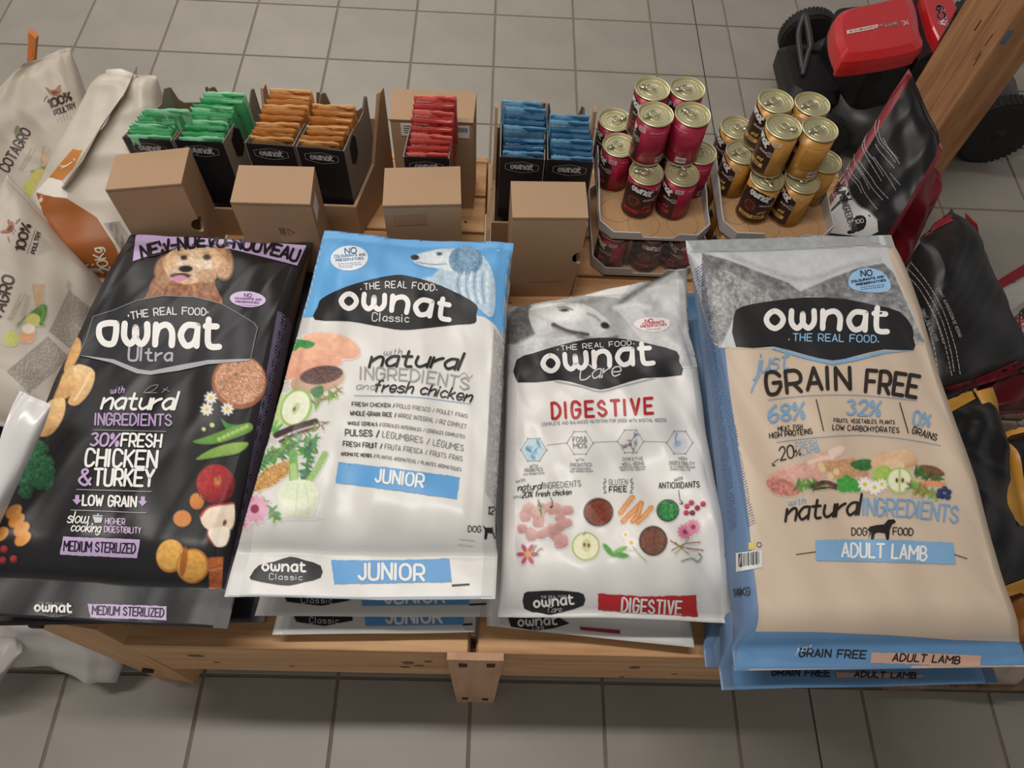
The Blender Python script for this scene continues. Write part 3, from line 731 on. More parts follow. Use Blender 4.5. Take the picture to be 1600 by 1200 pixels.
disp('or', 'black display box holding orange pouches, right of the orange pair', F6, (1097, 432), (1372, 459), (1250, 125), (1502, 146))
disp('rd', 'single black display box holding red pouches', F7, (245, 405), (500, 417), (290, 190), (532, 190), zb=.88, posts=(0, 0))
disp('bl', 'black display box holding blue pouches, left of the blue pair', F7, (780, 405), (1030, 422), (790, 95), (1035, 108), posts=(1, 0))
disp('br', 'black display box holding blue pouches, right of the blue pair', F7, (1042, 422), (1300, 438), (1040, 108), (1245, 128))
def ship(label, c, zf, zb, z0=TZ, zbk=.80):
    """kraft tray: low front, sides climbing to a high back"""
    c = [np.array(p) for p in c]; ctr = sum(c)/4; t = thing('shipping_carton', label, 'carton', (*ctr, z0)); th = .004
    inn = [ctr+(p-ctr)*(1-1.6*th/np.linalg.norm(p-ctr)*1.4) for p in c]
    zz = [zf, zf, zb, zb]
    MB().hexa([(*p, z0) for p in c], [(*p, z0+.004) for p in c]).build('bottom_panel', KRAFT, t)
    for k, nm in ((0, 'front_panel'), (1, 'side_panel'), (2, 'back_panel'), (3, 'side_panel')):
        a, b, ai, bi = c[k], c[(k+1) % 4], inn[k], inn[(k+1) % 4]
        za, zb_ = (zbk, zbk) if k == 2 else (zz[k], zz[(k+1) % 4])
        if k in (1, 3) and zb > .80:                 # side boards climb late to the high back
            pr = [(0, z0+.004), (1, z0+.004), (1, zb), (.9, zb), (.55, zf+.035), (0, zf)] if k == 1 else [(0, z0+.004), (1, z0+.004), (1, zf), (.45, zf+.035), (.1, zb), (0, zb)]
            V = [(*(a+(b-a)*u), z) for u, z in pr]+[(*(ai+(bi-ai)*u), z) for u, z in pr]
            mesh_obj(nm, V, [tuple(range(6)), tuple(range(6, 12))[::-1]]+[(i, (i+1) % 6, 6+(i+1) % 6, 6+i)[::-1] for i in range(6)], KRAFT, t); continue
        MB().hexa([(*a, z0+.004), (*b, z0+.004), (*bi, z0+.004), (*ai, z0+.004)], [(*a, za), (*b, zb_), (*bi, zb_), (*ai, za)]).build(nm, KRAFT, t)
    return t
g0 = xy(F6, 110, 380, ZF); g1 = xy(F6, 684, 412, ZF); e = .009
ship('kraft shipping carton under the two green pouch boxes', [(g0[0]-e, -1.425), (g1[0]+e, -1.425), (g1[0]+.060, -1.228), (g0[0]+.005, -1.228)], .69, .75, zbk=.75)
o0 = xy(F6, 805, 412, ZF); o1 = xy(F6, 1366, 458, ZF)
ship('kraft shipping carton under the two orange pouch boxes', [(o0[0]-e, -1.412), (o1[0]+e, -1.412), (o1[0]+.074, -1.228), (o0[0]+.02, -1.228)], .70, .885)
u0 = xy(F7, 780, 405, ZF); u1 = xy(F7, 1300, 438, ZF)
ship('kraft shipping carton under the two blue pouch boxes', [(u0[0]-.014, -1.42), (u1[0]+.010, -1.42), (u1[0]+.010, -1.238), (u0[0]-.014, -1.238)], .675, .87)
# closed carton behind the red pouches
tb = thing('tall_carton', 'kraft carton with a white barcode label standing behind the red pouches', 'carton', (-.12, -1.26, TZ))
x0, x1, yf, yb2, zt = -.214, -.033, -1.312, -1.215, .872
MB().hexa([(x0, yf, TZ), (x1, yf, TZ), (x1+.004, yb2, TZ), (x0-.004, yb2, TZ)], [(x0, yf, zt), (x1, yf, zt), (x1+.004, yb2, zt), (x0-.004, yb2, zt)]).build('carton_body', KRAFT, tb)
MB().box(x0, x1, yf-.0012, yf-.0002, zt-.004, zt-.001).build('flap_seam', KEDGE, tb)
MB().box(x0+.022, x1-.008, yf-.0012, yf-.0002, .828, .862).build('paper_label', WLAB, tb)
m = MB()
rn = random.Random(2)
xx = x1-.046
while xx < x1-.014:
    w = rn.choice((.0006, .001, .0016)); m.box(xx, xx+w, yf-.0018, yf-.0012, .845, .857); xx += w+.0012
for k in range(4): m.box(x0+.028, x0+.028+.022-.003*k, yf-.0018, yf-.0012, .855-k*.006, .8562-k*.006)
m.build('barcode', DK, tb)
m = MB(); m.add([(x0+.037+.012*math.cos(a), yf-.0012, .775+.012*math.sin(a)) for a in np.linspace(0, 6.1, 18)], [tuple(range(18))]); m.build('hand_hole', mat('hole_dark', (48, 32, 26), .9), tb)
b3 = thing('low_carton', 'low kraft carton carrying the red pouch box', 'carton', (-.13, -1.37, TZ))
r0 = xy(F7, 245, 405, ZF); r1 = xy(F7, 500, 417, ZF)
MB().box(r0[0]-.01, r1[0]+.012, -1.405, -1.318, TZ, .664, .002).build('carton_body', KRAFT, b3)
MB().box(r0[0]-.01, r1[0]+.012, -1.3615, -1.360, .664, .6645).build('flap_seam', KEDGE, b3)

# ------------------------------------------------------------------ pouches
def pouch_mesh(name, seed):
    rs = np.random.RandomState(seed); W_, H_, T_ = .094, .125, .0075; nu, nv = 18, 14; V = []; F = []
    ph = rs.rand(6)*6
    for side in (1, -1):
        for j in range(nv+1):
            for i in range(nu+1):
                u, v = i/nu*2-1, j/nv; e = max(0, min(1, (1-v)/.22))*max(0, min(1, (1-abs(u))/.10)); e = e**.55
                wob = .0016*math.sin(3*u+ph[0])*(.4+v)+.0007*math.sin(9*u+5*v+ph[1])*v
                cr_ = .0016*math.sin(17*u+ph[2]+4*v)*e
                sc_ = .0022*math.sin(2.2*u+ph[3])*v
                y = side*(T_/2*e+.0006)+wob+cr_*.6
                V.append((u*W_/2*(1-.012*math.sin(v*6+ph[4])**2), -y, (v-1)*H_+sc_+.0005*math.sin(8*u+ph[5])*(v > .97)))
    k = (nu+1)*(nv+1); ix = lambda s, j, i: s*k+j*(nu+1)+i
    for j in range(nv):
        for i in range(nu):
            F.append((ix(0, j, i), ix(0, j, i+1), ix(0, j+1, i+1), ix(0, j+1, i))); F.append((ix(1, j, i), ix(1, j+1, i), ix(1, j+1, i+1), ix(1, j, i+1)))
    for i in range(nu): F += [(ix(0, nv, i), ix(0, nv, i+1), ix(1, nv, i+1), ix(1, nv, i)), (ix(0, 0, i), ix(1, 0, i), ix(1, 0, i+1), ix(0, 0, i+1))]
    for j in range(nv): F += [(ix(0, j, 0), ix(0, j+1, 0), ix(1, j+1, 0), ix(1, j, 0)), (ix(0, j, nu), ix(1, j, nu), ix(1, j+1, nu), ix(0, j+1, nu))]
    return V, F
PV = [pouch_mesh('pouch', i) for i in range(4)]
ORD = ['first', 'second', 'third', 'fourth', 'fifth', 'sixth', 'seventh', 'eighth', 'ninth', 'tenth']
def seal_mesh():                                     # crimp bars along the top seal
    m = MB()
    for k in range(3): m.box(-.043, .043, -.0026, -.0016, -.0035-.003*k, -.0025-.003*k)
    return m
def small_print():
    frame(0, 0, 1); V, F = [], []
    for s, x0, x1, y, h, w in (('100% natural flavour', -42, -8, 13.5, 4.4, 1.0), ('complete wet food in sauce', -42, -2, 18, 2.0, .55)):
        v, f = text(s, [(x0, y), (x1, y)], h, w); k = len(V); V += v; F += [tuple(i+k for i in q) for q in f]
    return [(p[0]/1000, -.0062, -p[1]/1000) for p in V], F
def pouches(colour, col, light, where, f, rows, z0, z1, group, printed, lean=-4):
    mats = [mat(colour+'_foil', col, .30, .25, bump=.12, bscale=55), mat(colour+'_foil_light', light, .28, .25, bump=.12, bscale=55)]
    data = {}
    rn = random.Random(where); n = len(rows)
    for i, (xa, xb, y) in enumerate(rows):
        z = z0+(z1-z0)*i/max(1, n-1); frame(*f); p = Q([((xa+xb)/2, y-7)])[0]; P = bp(p[0], p[1], z)
        o_ = 'front pouch' if i == 0 else 'rearmost pouch' if i == n-1 else ORD[i]+' pouch from the front'
        t = thing('pouch', f'{colour} foil {o_} in the {where}', 'pouch', (0, 0, 0), group)
        k = rn.randrange(4); mi = 1 if (i % 3 == 0 or i == n-1) else 0
        if (k, mi) not in data:
            b = mesh_obj('pouch_body', *PV[k], mats[mi], t, True); sl = seal_mesh().build('crimped_seal', mats[1-mi], t)
            data[k, mi] = (b.data, sl.data)
        else:
            for nm, d in zip(('pouch_body', 'crimped_seal'), data[k, mi]):
                c = bpy.data.objects.new(nm, d); COL.objects.link(c); c.parent = t
        if printed:
            if 'txt' not in MC.setdefault('mesh', {}): MC['mesh']['txt'] = mesh_obj('lettering', *small_print(), ink((226, 214, 208)), t).data
            else:
                c = bpy.data.objects.new('lettering', MC['mesh']['txt']); COL.objects.link(c); c.parent = t
        frame(*f); a, b_ = (bp(*Q([(x, y)])[0], z) for x in (xa, xb)); w = np.linalg.norm(b_-a)
        t.location = P; t.scale = (min(max(w/.094, .85), 1.08),)*3
        t.rotation_euler = (-math.radians(lean+rn.uniform(-3, 3)), rn.uniform(-.03, .03), rn.uniform(-.04, .04))
gw = 'wet food pouches in the display boxes'
pouches('green', (70, 166, 104), (146, 212, 168), 'leftmost green box', F6, [(138, 392, 375), (140, 394, 352), (150, 398, 330), (165, 408, 312), (182, 415, 295), (195, 420, 275), (208, 428, 258), (220, 445, 245), (235, 492, 228)], .862, .915, gw, False)
pouches('green', (70, 166, 104), (146, 212, 168), 'second green box from the left', F6, [(430, 690, 385), (440, 695, 360), (448, 700, 320), (448, 712, 290), (470, 722, 268), (480, 740, 248), (498, 745, 225), (510, 750, 205), (548, 805, 168), (565, 812, 132)], .862, .93, gw, False)
pouches('orange', (188, 120, 54), (222, 168, 108), 'left orange box', F6, [(830, 1086, 385), (845, 1090, 355), (858, 1100, 335), (868, 1120, 305), (888, 1142, 265), (893, 1155, 232), (910, 1172, 205), (925, 1182, 175), (935, 1185, 148), (945, 1192, 115)], .862, .94, gw, False)
pouches('orange', (188, 120, 54), (222, 168, 108), 'right orange box', F6, [(1112, 1345, 410), (1125, 1372, 382), (1155, 1385, 350), (1158, 1400, 322), (1170, 1425, 275), (1188, 1435, 238), (1190, 1436, 203)], .862, .92, gw, False)
pouches('red', (184, 64, 62), (220, 108, 96), 'single red box', F7, [(262, 500, 392), (264, 504, 355), (278, 510, 318), (285, 520, 290), (285, 524, 250), (288, 527, 204), (294, 530, 160), (300, 535, 122), (303, 542, 78)], .862, .95, gw, True)
pouches('blue', (48, 98, 138), (112, 166, 200), 'left blue box', F7, [(795, 1028, 385), (798, 1030, 352), (800, 1034, 312), (800, 1038, 245), (804, 1036, 212), (806, 1034, 180), (810, 1040, 142), (788, 1014, 108)], .862, .94, gw, True)
pouches('blue', (48, 98, 138), (112, 166, 200), 'right blue box', F7, [(1062, 1300, 412), (1065, 1300, 380), (1066, 1296, 348), (1062, 1296, 318), (1062, 1292, 288), (1060, 1284, 258), (1055, 1282, 215), (1055, 1280, 182)], .862, .925, gw, True)

# ------------------------------------------------------------------ tins
GOLD = mat('tin_lid', (208, 202, 166), .40, .75); TINR = mat('tin_rim', (196, 192, 168), .27, .9); BRN = (58, 38, 34)
CR, CH = .0365, .112
CD = {}
def cyl(V, off=0.0):      # x arc length in mm from the front, y mm down from the top of the label
    return [((CR+off)*math.cos(-math.pi/2+v[0]/1000/CR), (CR+off)*math.sin(-math.pi/2+v[0]/1000/CR), CH-.006-v[1]/1000) for v in V]
def dense(P, st=4): return fill(P, st)
def tin(kind, x, y, z, angle, tab, label, group):
    col, dim, acc = {'red': ((158, 28, 58), (120, 24, 44), (196, 36, 66)), 'yellow': ((186, 132, 54), (150, 104, 40), (226, 178, 96))}[kind]
    t = thing('food_tin', label, 'tin', (x, y, z), group)
    if kind not in CD:
        frame(0, 0, 1); parts = []
        def P(o): parts.append((o.name.split('.')[0], o.data)); return o
        lm = mat(kind+'_tin_label', col, .32, .15, var=.05, vscale=40)
        tmp = bpy.data.objects.new('tmp', None); COL.objects.link(tmp)
        P(MB().lathe([(CR-.002, .0015), (CR, .003), (CR, CH-.006), (CR-.006, CH-.0072)], 56, cap=True).build('tin_body', lm, tmp, True))
        P(MB().lathe([(CR-.001, 0), (CR+.0012, .0005), (CR+.0014, .002), (CR+.0002, .0035)], 56, cap=False).build('bottom_rim', TINR, tmp, True))
        pr = [(CR+.0002, CH-.0045), (CR+.0014, CH-.003), (CR+.0014, CH-.0008), (CR+.0004, CH), (CR-.001, CH-.0006), (CR-.0022, CH-.0058), (CR-.0055, CH-.006), (CR-.0068, CH-.004), (CR-.0098, CH-.004), (CR-.011, CH-.0062), (CR-.0128, CH-.0062),
              (CR-.0140, CH-.0046), (CR-.0175, CH-.0046), (CR-.0187, CH-.006), (CR-.0205, CH-.006), (CR-.0215, CH-.005), (.0002, CH-.005)]
        P(MB().lathe(pr, 56, cap=False).build('lid', GOLD, tmp, False))
        a = np.arange(20)*2*math.pi/20; m = MB(); m.tube([(.004+.0098*math.cos(k), .0078*math.sin(k), CH+.0004) for k in a], .0017, 6, True)
        m.hexa([(.012, -.0062, CH-.002), (.029, -.0036, CH-.0028), (.029, .0036, CH-.0028), (.012, .0062, CH-.002)], [(.012, -.0062, CH+.0008), (.029, -.0036, CH-.0004), (.029, .0036, CH-.0004), (.012, .0062, CH+.0008)])
        m.lathe([(.0028, CH-.0006), (.0028, CH+.0006), (.001, CH+.0012)], 10, (.024, 0, 0))
        P(m.build('ring_pull', TINR, tmp, True))
        def I(vf, c, name, off): P(mesh_obj(name, cyl(vf[0], off), vf[1], ink(c), tmp, False))
        wv = [(-50, 18), (-38, 14), (-20, 6), (0, 6), (18, 14), (30, 20), (38, 26), (38, 98), (-50, 98)]
        I(dense(wv, 5), BRN, 'label_panel', .0004)
        I(dense([(-30, 8), (-14, 4), (4, 8), (24, 20), (26, 34), (8, 36), (-10, 30), (-28, 28)], 5), (22, 18, 18), 'logo_panel', .0007)
        I(text('öŵñäť', [(-25, 22), (-5, 23), (20, 32)], 19, 4.0, gap=2.6), (238, 234, 230), 'lettering', .0010)
        I(dense(oval(-16, 52, 15, 15), 4), (122, 62, 50), 'dish_picture', .0008)
        rn = random.Random(3); vv, ff = [], []
        for k in range(26):
            v, f = dense(oval(-16+rn.uniform(-9, 9), 52+rn.uniform(-9, 9), rn.uniform(2, 3.4), rn.uniform(1.6, 2.6), 0, 6), 5); kk = len(vv); vv += list(v); ff += [tuple(i+kk for i in q) for q in f]
        I((vv, ff), (84, 36, 28), 'meat_pieces', .0011)
        I(dense([(-36, 78), (28, 74), (28, 84), (-36, 88)], 5), acc, 'colour_band', .0008)
        I(text('ADULT BEEF', [(-30, 86), (22, 82)], 5.5, 1.3), (40, 20, 20) if kind == 'red' else (60, 36, 20), 'lettering', .0010)
        I(text('with natural', [(6, 46), (26, 46)], 6, .9), (214, 190, 186), 'lettering', .0010)
        I(line([(8, 68), (14, 62), (22, 64), (24, 60), (22, 68), (14, 66), (10, 70)], 2.0), acc, 'animal_mark', .0010)
        I(line(oval(33, 44, 6.2, 6.2, 0, 16).tolist(), 1.2, closed=True), (190, 178, 176), 'badge_ring', .0010)
        I(text('100', [(29.5, 44), (36.5, 44)], 3.4, .8), (190, 178, 176), 'lettering', .0010)
        I(text('MADE', [(29, 48.5), (37, 48.5)], 2.6, .6), (190, 178, 176), 'lettering', .0010)
        I(dense([(30, 9), (48, 9), (48, 21), (30, 21)], 5), (226, 192, 200) if kind == 'red' else (232, 208, 170), 'label_patch', .0008)
        I(micro((32, 11), (46, 11), (32, 19), 3, .9, 5), dim, 'small_lettering', .0011)
        I(text('100% natural flavour', [(58, 16), (92, 16)], 4.2, .8), (222, 160, 170) if kind == 'red' else (228, 190, 120), 'lettering', .0010)
        I(micro((56, 26), (106, 26), (56, 70), 12, .7, 8), dim, 'small_lettering', .0010)
        I(line([(62, 78), (104, 74)], 1.0), (60, 24, 24), 'rule_line', .0010)
        I(dense([(84, 82), (106, 82), (106, 96), (84, 96)], 6), (226, 214, 208), 'barcode_field', .0008)
        vv, ff = [], []; xx = 86
        while xx < 104:
            w = rn.choice((.6, 1, 1.6)); v, f = ribbon([np.array([xx, 84.]), np.array([xx, 93.])], w, False); kk = len(vv); vv += v; ff += [tuple(i+kk for i in q) for q in f]; xx += w+1.0
        I((vv, ff), (40, 30, 30), 'barcode', .0011)
        CD[kind] = parts
        for o in list(tmp.children): bpy.data.objects.remove(o)
        bpy.data.objects.remove(tmp)
    for nm, d in CD[kind]:
        if nm.startswith('ring'): continue
        o = bpy.data.objects.new(nm, d); COL.objects.link(o); o.parent = t
        if nm == 'lid': lid = o
        if nm in ('small_lettering', 'barcode', 'meat_pieces'): o['kind'] = 'stuff'
    o = bpy.data.objects.new('ring_pull', [d for n_, d in CD[kind] if n_ == 'ring_pull'][0]); COL.objects.link(o); o.parent = lid
    o.rotation_euler = (0, 0, math.radians(tab-angle)); t.rotation_euler = (0, 0, math.radians(angle))
    return t
def lean(t, ax, ay): t.rotation_euler = (ax, ay, t.rotation_euler.z)
gr_, gy_ = 'red food tins stacked on the tray', 'yellow food tins stacked on the tray'
Z1, Z2 = .7285, .8415
for a in ((.287, -1.245, Z1, -82, 20, 'red food tin on the tray floor, back left corner'), (.292, -1.325, Z1, -82, 200, 'red food tin on the tray floor, left side, second from the back'),
          (.347, -1.405, Z1, -10, 170, 'red food tin facing front with the white logo in full view'), (.426, -1.405, Z1, -69, 80, 'red food tin at the front of the tray, right of the one facing front'),
          (.472, -1.337, Z1, -110, 100, 'red food tin on the tray floor at the right edge, half hidden'), (.380, -1.295, Z1, 30, 60, 'red food tin in the middle of the tray under the upper four'),
          (.347, -1.275, Z2, -74, 165, 'red food tin on top, back left of the upper four'), (.423, -1.270, Z2, -95, 185, 'red food tin on top, back right of the upper four'),
          (.348, -1.353, Z2, -108, 200, 'red food tin on top, front left of the upper four, plain red side'), (.426, -1.349, Z2, -160, 140, 'red food tin on top, front right of the upper four, with barcode')):
    tin('red', *a, gr_)
for a in ((.567, -1.252, Z1, -84, -5, 'yellow food tin on the tray floor, back left corner'), (.569, -1.330, Z1, -78, 190, 'yellow food tin on the tray floor, left side, second from the back'),
          (.613, -1.407, Z1, -20, -75, 'yellow food tin facing front with the white logo in full view'), (.690, -1.411, Z1, -74, 60, 'yellow food tin at the front of the tray, right of the one facing front'),
          (.752, -1.347, Z1, -110, 200, 'yellow food tin on the tray floor at the right edge, half hidden'), (.655, -1.310, Z1, 30, 60, 'yellow food tin in the middle of the tray under the upper four'),
          (.610, -1.296, Z2, -74, 200, 'yellow food tin on top, back left of the upper four'), (.688, -1.300, Z2, -105, 200, 'yellow food tin on top, back right of the upper four'),
          (.614, -1.373, Z2, -82, -20, 'yellow food tin on top, front left of the upper four, dark panel showing'), (.690, -1.376, Z2, -128, 200, 'yellow food tin on top, front right of the upper four, with barcode')):
    tin('yellow', *a, gy_)
GW = mat('white_grey_board', (188, 184, 182), .6, var=.04); TRAYIN = mat('tray_kraft', (186, 146, 104), .75, var=.08, vscale=10, stretch=(30, 2, 1))
def tray(label, x0, x1, y0, y1, z, hs, ch=.03, rings_=True, name='can_tray'):
    """chamfered tray; hs = wall heights: front, right, back, left"""
    t = thing(name, label, 'tray', ((x0+x1)/2, (y0+y1)/2, z))
    o = [(x0+ch, y0), (x1-ch, y0), (x1, y0+ch), (x1, y1-ch), (x1-ch, y1), (x0+ch, y1), (x0, y1-ch), (x0, y0+ch)]
    MB().hexa([(*p, z) for p in o], [(*p, z+.004) for p in o]).build('tray_floor', TRAYIN, t)
    f, r, b, l = hs; c = np.array([(x0+x1)/2, (y0+y1)/2])
    def wall(p, q, prof, nm):
        p, q = np.array(p), np.array(q); d = q-p; n = np.array([-d[1], d[0]])/np.linalg.norm(d)*.003
        V = [(*(p+d*u), z+h) for u, h in prof]+[(*(p+d*u+n), z+h) for u, h in prof]; k = len(prof)
        mesh_obj(nm, V, [tuple(range(k)), tuple(range(k, 2*k))[::-1]]+[(i, (i+1) % k, k+(i+1) % k, k+i)[::-1] for i in range(k)], GW, t)
    wall(o[0], o[1], [(0, 0), (1, 0), (1, f), (.78, f), (.72, f*.45), (.36, f*.45), (.32, f), (0, f)], 'front_wall')
    wall(o[1], o[2], [(0, 0), (1, 0), (1, f*1.15), (0, f)], 'corner_wall'); wall(o[7], o[0], [(0, 0), (1, 0), (1, f), (0, f*1.15)], 'corner_wall')
    wall(o[2], o[3], [(0, 0), (1, 0), (1, r), (.4, r*.8), (.2, f*1.15), (0, f*1.15)], 'side_wall'); wall(o[6], o[7], [(0, 0), (1, 0), (1, f*1.15), (.8, f*1.15), (.55, l*.8), (0, l)], 'side_wall')
    wall(o[3], o[4], [(0, 0), (1, 0), (1, b), (0, r)], 'corner_wall'); wall(o[5], o[6], [(0, 0), (1, 0), (1, l), (0, b)], 'corner_wall'); wall(o[4], o[5], [(0, 0), (1, 0), (1, b), (0, b)], 'back_wall')
    if rings_:
        m = MB()
        for px_, py_ in ((x0+.045, y0+.085), (x0+.105, y0+.045), (x1-.055, y0+.05)):
            m.tube([(px_+.036*math.cos(a), py_+.036*math.sin(a), z+.0042) for a in np.arange(28)*2*math.pi/28], .0007, 4, True)
        m.build('pressed_rings', mat('ring_mark', (158, 120, 84), .8), t)
    return t
tray('white grey cardboard tray carrying the stacked red tins', .254, .503, -1.500, -1.225, .7245, (.026, .05, .03, .055))
tray('white grey cardboard tray carrying the stacked yellow tins', .531, .785, -1.492, -1.225, .7245, (.03, .05, .03, .055))
tray('lower grey tray of film wrapped red tins on the bench', .254, .503, -1.505, -1.225, TZ, (.03, .03, .03, .03), rings_=False)
tray('lower grey tray of dark tins under the yellow ones', .531, .785, -1.492, -1.225, TZ, (.03, .03, .03, .03), rings_=False)
for k, (x, y, a) in enumerate(((.298, -1.458, -70), (.382, -1.458, 6), (.460, -1.458, -62))):
    tin('red', x, y, TZ+.005, a, 90, ('leftmost', 'middle', 'rightmost')[k]+' red tin of the wrapped row under the upper tray', 'wrapped red tins of the lower tray')
for k, (x, y) in enumerate(((.572, -1.44), (.572, -1.36), (.572, -1.28))): tin('yellow', x, y, TZ+.005, -120, 90, ('front', 'middle', 'rear')[k]+' dark tin at the left side of the tray under the yellow tins', 'wrapped yellow tins of the lower tray')
FILM = bpy.data.materials.new('shrink_film'); FILM.use_nodes = True
nt = FILM.node_tree; b = nt.nodes['Principled BSDF']; b.inputs['Base Color'].default_value = (.9, .88, .88, 1); b.inputs['Roughness'].default_value = .12; b.inputs['Alpha'].default_value = .13
nz = nt.nodes.new('ShaderNodeTexNoise'); nz.inputs['Scale'].default_value = 26; bu = nt.nodes.new('ShaderNodeBump'); bu.inputs['Strength'].default_value = .8; bu.inputs['Distance'].default_value = .01
nt.links.new(nz.outputs['Fac'], bu.inputs['Height']); nt.links.new(bu.outputs['Normal'], b.inputs['Normal'])
V = []; F = []; nx, nz_ = 40, 14
for jz in range(nz_+1):
    for ix in range(nx+1):
        u = ix/nx; x = .262+.232*u; z = TZ+.012+.106*jz/nz_
        y = -1.4985+.002*math.sin(u*40+jz)*math.sin(jz*.9); V.append((x, y, z))
for jz in range(nz_):
    for ix in range(nx): a = jz*(nx+1)+ix; F.append((a, a+1, a+nx+2, a+nx+1))
fo = mesh_obj('shrink_film', V, F, FILM, None, True); tag(fo, 'clear shrink film over the lower tray of red tins', 'film')
# ================================================================== sacks on the benches
def C(px, z):
    z = z if hasattr(z, '__len__') else [z]*4
    return [bp(x, y, h) for (x, y), h in zip(px, z)]
def under(top, px_f, z, grow=0):
    f = [bp(px_f[0][0], px_f[0][1], z), bp(px_f[1][0], px_f[1][1], z)]
    return f+[f[1]+(top.c[2]-top.c[1])*np.array([1, 1, 0]), f[0]+(top.c[3]-top.c[0])*np.array([1, 1, 0])]
def back_lift(b, amp): return lambda p, v: amp*np.clip((v-.75)/.25, 0, 1)**2
LAV = (196, 172, 212); BLU = (104, 164, 216)

# ------------------------------------------------------------------ black sack, lavender trim
U = Bag('pet_food_sack', 'black dog food sack with lavender banner and a shaggy dog picture, far left', 'sack', C([(-78, 958), (357, 983), (490, 380), (204, 368)], .742), .046, .045, (31, 30, 32), bw=.95, s0=.085, s1=.03, w0=.08, w1=.26, wr=.0040, seed=3, gusset=(30, 29, 31), nu=92, nv=150, rough=.40, group=None)
frame(0, 350, 1.846)
U.ink(fill([(392, 30), (640, 44), (884, 62), (857, 120), (770, 98), (680, 76), (600, 63), (520, 67), (440, 88), (383, 108)], 3), LAV, 'banner', 0)
U.ink(text('NEW-NUEVO-NOUVEAU', [(410, 100), (500, 78), (580, 66), (660, 70), (760, 84), (855, 108)], 33, 7.5, .12, 1.8, .4), (30, 26, 34), 'lettering', 2)
p = Pic(U, 'dog_picture', 350, 58, 690, 275, (37, 36, 38), 1.6)
p.poly([(455, 150), (420, 210), (355, 266), (480, 240), (635, 245), (622, 180), (600, 150)], (150, 100, 72), .35, 7)
p.el(480, 132, 34, 44, (168, 126, 94), 20, .22, 6, soft=8); p.el(640, 110, 31, 52, (194, 150, 114), -12, .2, 6, soft=8); p.el(660, 95, 9, 26, (158, 116, 84), -15, .2, 6, soft=8)
p.poly([(470, 110), (500, 75), (560, 62), (620, 72), (640, 110), (610, 150), (540, 175), (490, 155)], (212, 176, 138), .22, 7)
p.el(560, 118, 52, 44, (226, 204, 180), 0, .18, 6); p.el(575, 84, 38, 18, (220, 190, 156), 0, .2, 6); p.el(530, 142, 48, 24, (206, 176, 150), -6, .2, 5); p.el(595, 150, 30, 20, (188, 150, 118), 0, .25, 5)
p.el(536, 130, 20, 9.5, (34, 28, 30)); p.el(531, 97, 10, 8, (58, 42, 36), soft=6); p.el(597, 96, 11, 9, (58, 42, 36), soft=6); p.st([(515, 90), (531, 86), (548, 92)], 7, (186, 150, 116), True, .2, 5); p.st([(580, 88), (597, 84), (614, 92)], 7, (196, 158, 122), True, .2, 5)
p.el(520, 150, 30, 8, (70, 44, 42)); p.el(518, 157, 22, 9, (206, 140, 170), -5)
p.st([(480, 185), (470, 220), (440, 250)], 9, (120, 78, 56), True, .3); p.st([(560, 180), (565, 215), (560, 240)], 10, (176, 124, 90), True, .3); p.done()
PAN = [(228, 382), (250, 330), (268, 268), (330, 250), (395, 222), (470, 209), (560, 212), (640, 232), (735, 287), (744, 302), (722, 392), (600, 397), (520, 412), (435, 428), (400, 424), (330, 394)]
U.ink(fill(PAN, 4), (46, 46, 50), 'logo_panel', 1)
U.ink(line(PAN[:11], 2.2, False), (128, 128, 132), 'panel_outline', 2)
U.ink(fill([(228, 380), (330, 392), (400, 420), (435, 425), (520, 408), (600, 394), (722, 390), (720, 396), (600, 406), (520, 424), (435, 436), (395, 432), (325, 402)], 6), (168, 168, 172), 'silver_swoosh', 2)
U.ink(text('·THE REAL FOOD·', [(374, 277), (440, 267), (510, 262), (602, 266)], 20, 3.4, 0, 2.4, .3), (216, 214, 214)); 
U.ink(text('·', [(372, 268), (376, 268)], 5, 5), (216, 214, 214))
logo(U, [(288, 345), (460, 350), (632, 356)], 58, 18, WHT, True)
U.ink(text('Ultra', [(372, 394), (496, 396)], 36, 6.5, .05, 2.2), (172, 172, 176))
U.ink(text('with', [(320, 491), (358, 488)], 20, 2.6, .3), (190, 160, 204)); U.ink(line([(415, 488), (435, 470), (458, 466), (440, 484), (418, 488), (455, 488)], 2, True), (138, 136, 142)); U.ink(line([(468, 488), (480, 478), (486, 472)], 2), (138, 136, 142)); U.ink(line([(472, 476), (480, 480), (490, 484)], 2), (138, 136, 142))
U.ink(text('natural', [(293, 534), (508, 536)], 50, 7.5, .28, 1.4), WHT)
U.ink(text('INGREDIENTS', [(275, 580), (494, 583)], 32, 5.2, .05, 2.2), (178, 150, 192)); U.ink(line([(268, 595), (480, 600)], 2), (150, 146, 150), 'rule_line')
U.ink(text('30%', [(262, 640), (341, 643)], 36, 6.5, .12, 2.2), (190, 162, 204)); U.ink(text('FRESH', [(350, 642), (463, 645)], 36, 6, .1, 2.2), WHT)
U.ink(text('CHICKEN', [(247, 698), (450, 704)], 47, 7.6, .08, 2.2), WHT); U.ink(text('&', [(231, 753), (262, 753)], 44, 7, .08), (190, 162, 204)); U.ink(text('TURKEY', [(272, 754), (440, 757)], 46, 7.6, .08, 2.2), WHT)
U.ink(line([(222, 767), (437, 773)], 2), (170, 166, 170), 'rule_line'); U.ink(line([(207, 826), (423, 834)], 2), (170, 166, 170), 'rule_line')
for cx in (225, 413):
    dy = 4 if cx > 300 else 0; U.ink(fill([(cx-5, 783+dy), (cx+6, 783+dy), (cx+6, 797+dy), (cx+13, 797+dy), (cx-1, 811+dy), (cx-14, 796+dy), (cx-6, 796+dy)], 6), (190, 162, 204), 'arrow_mark', 2)
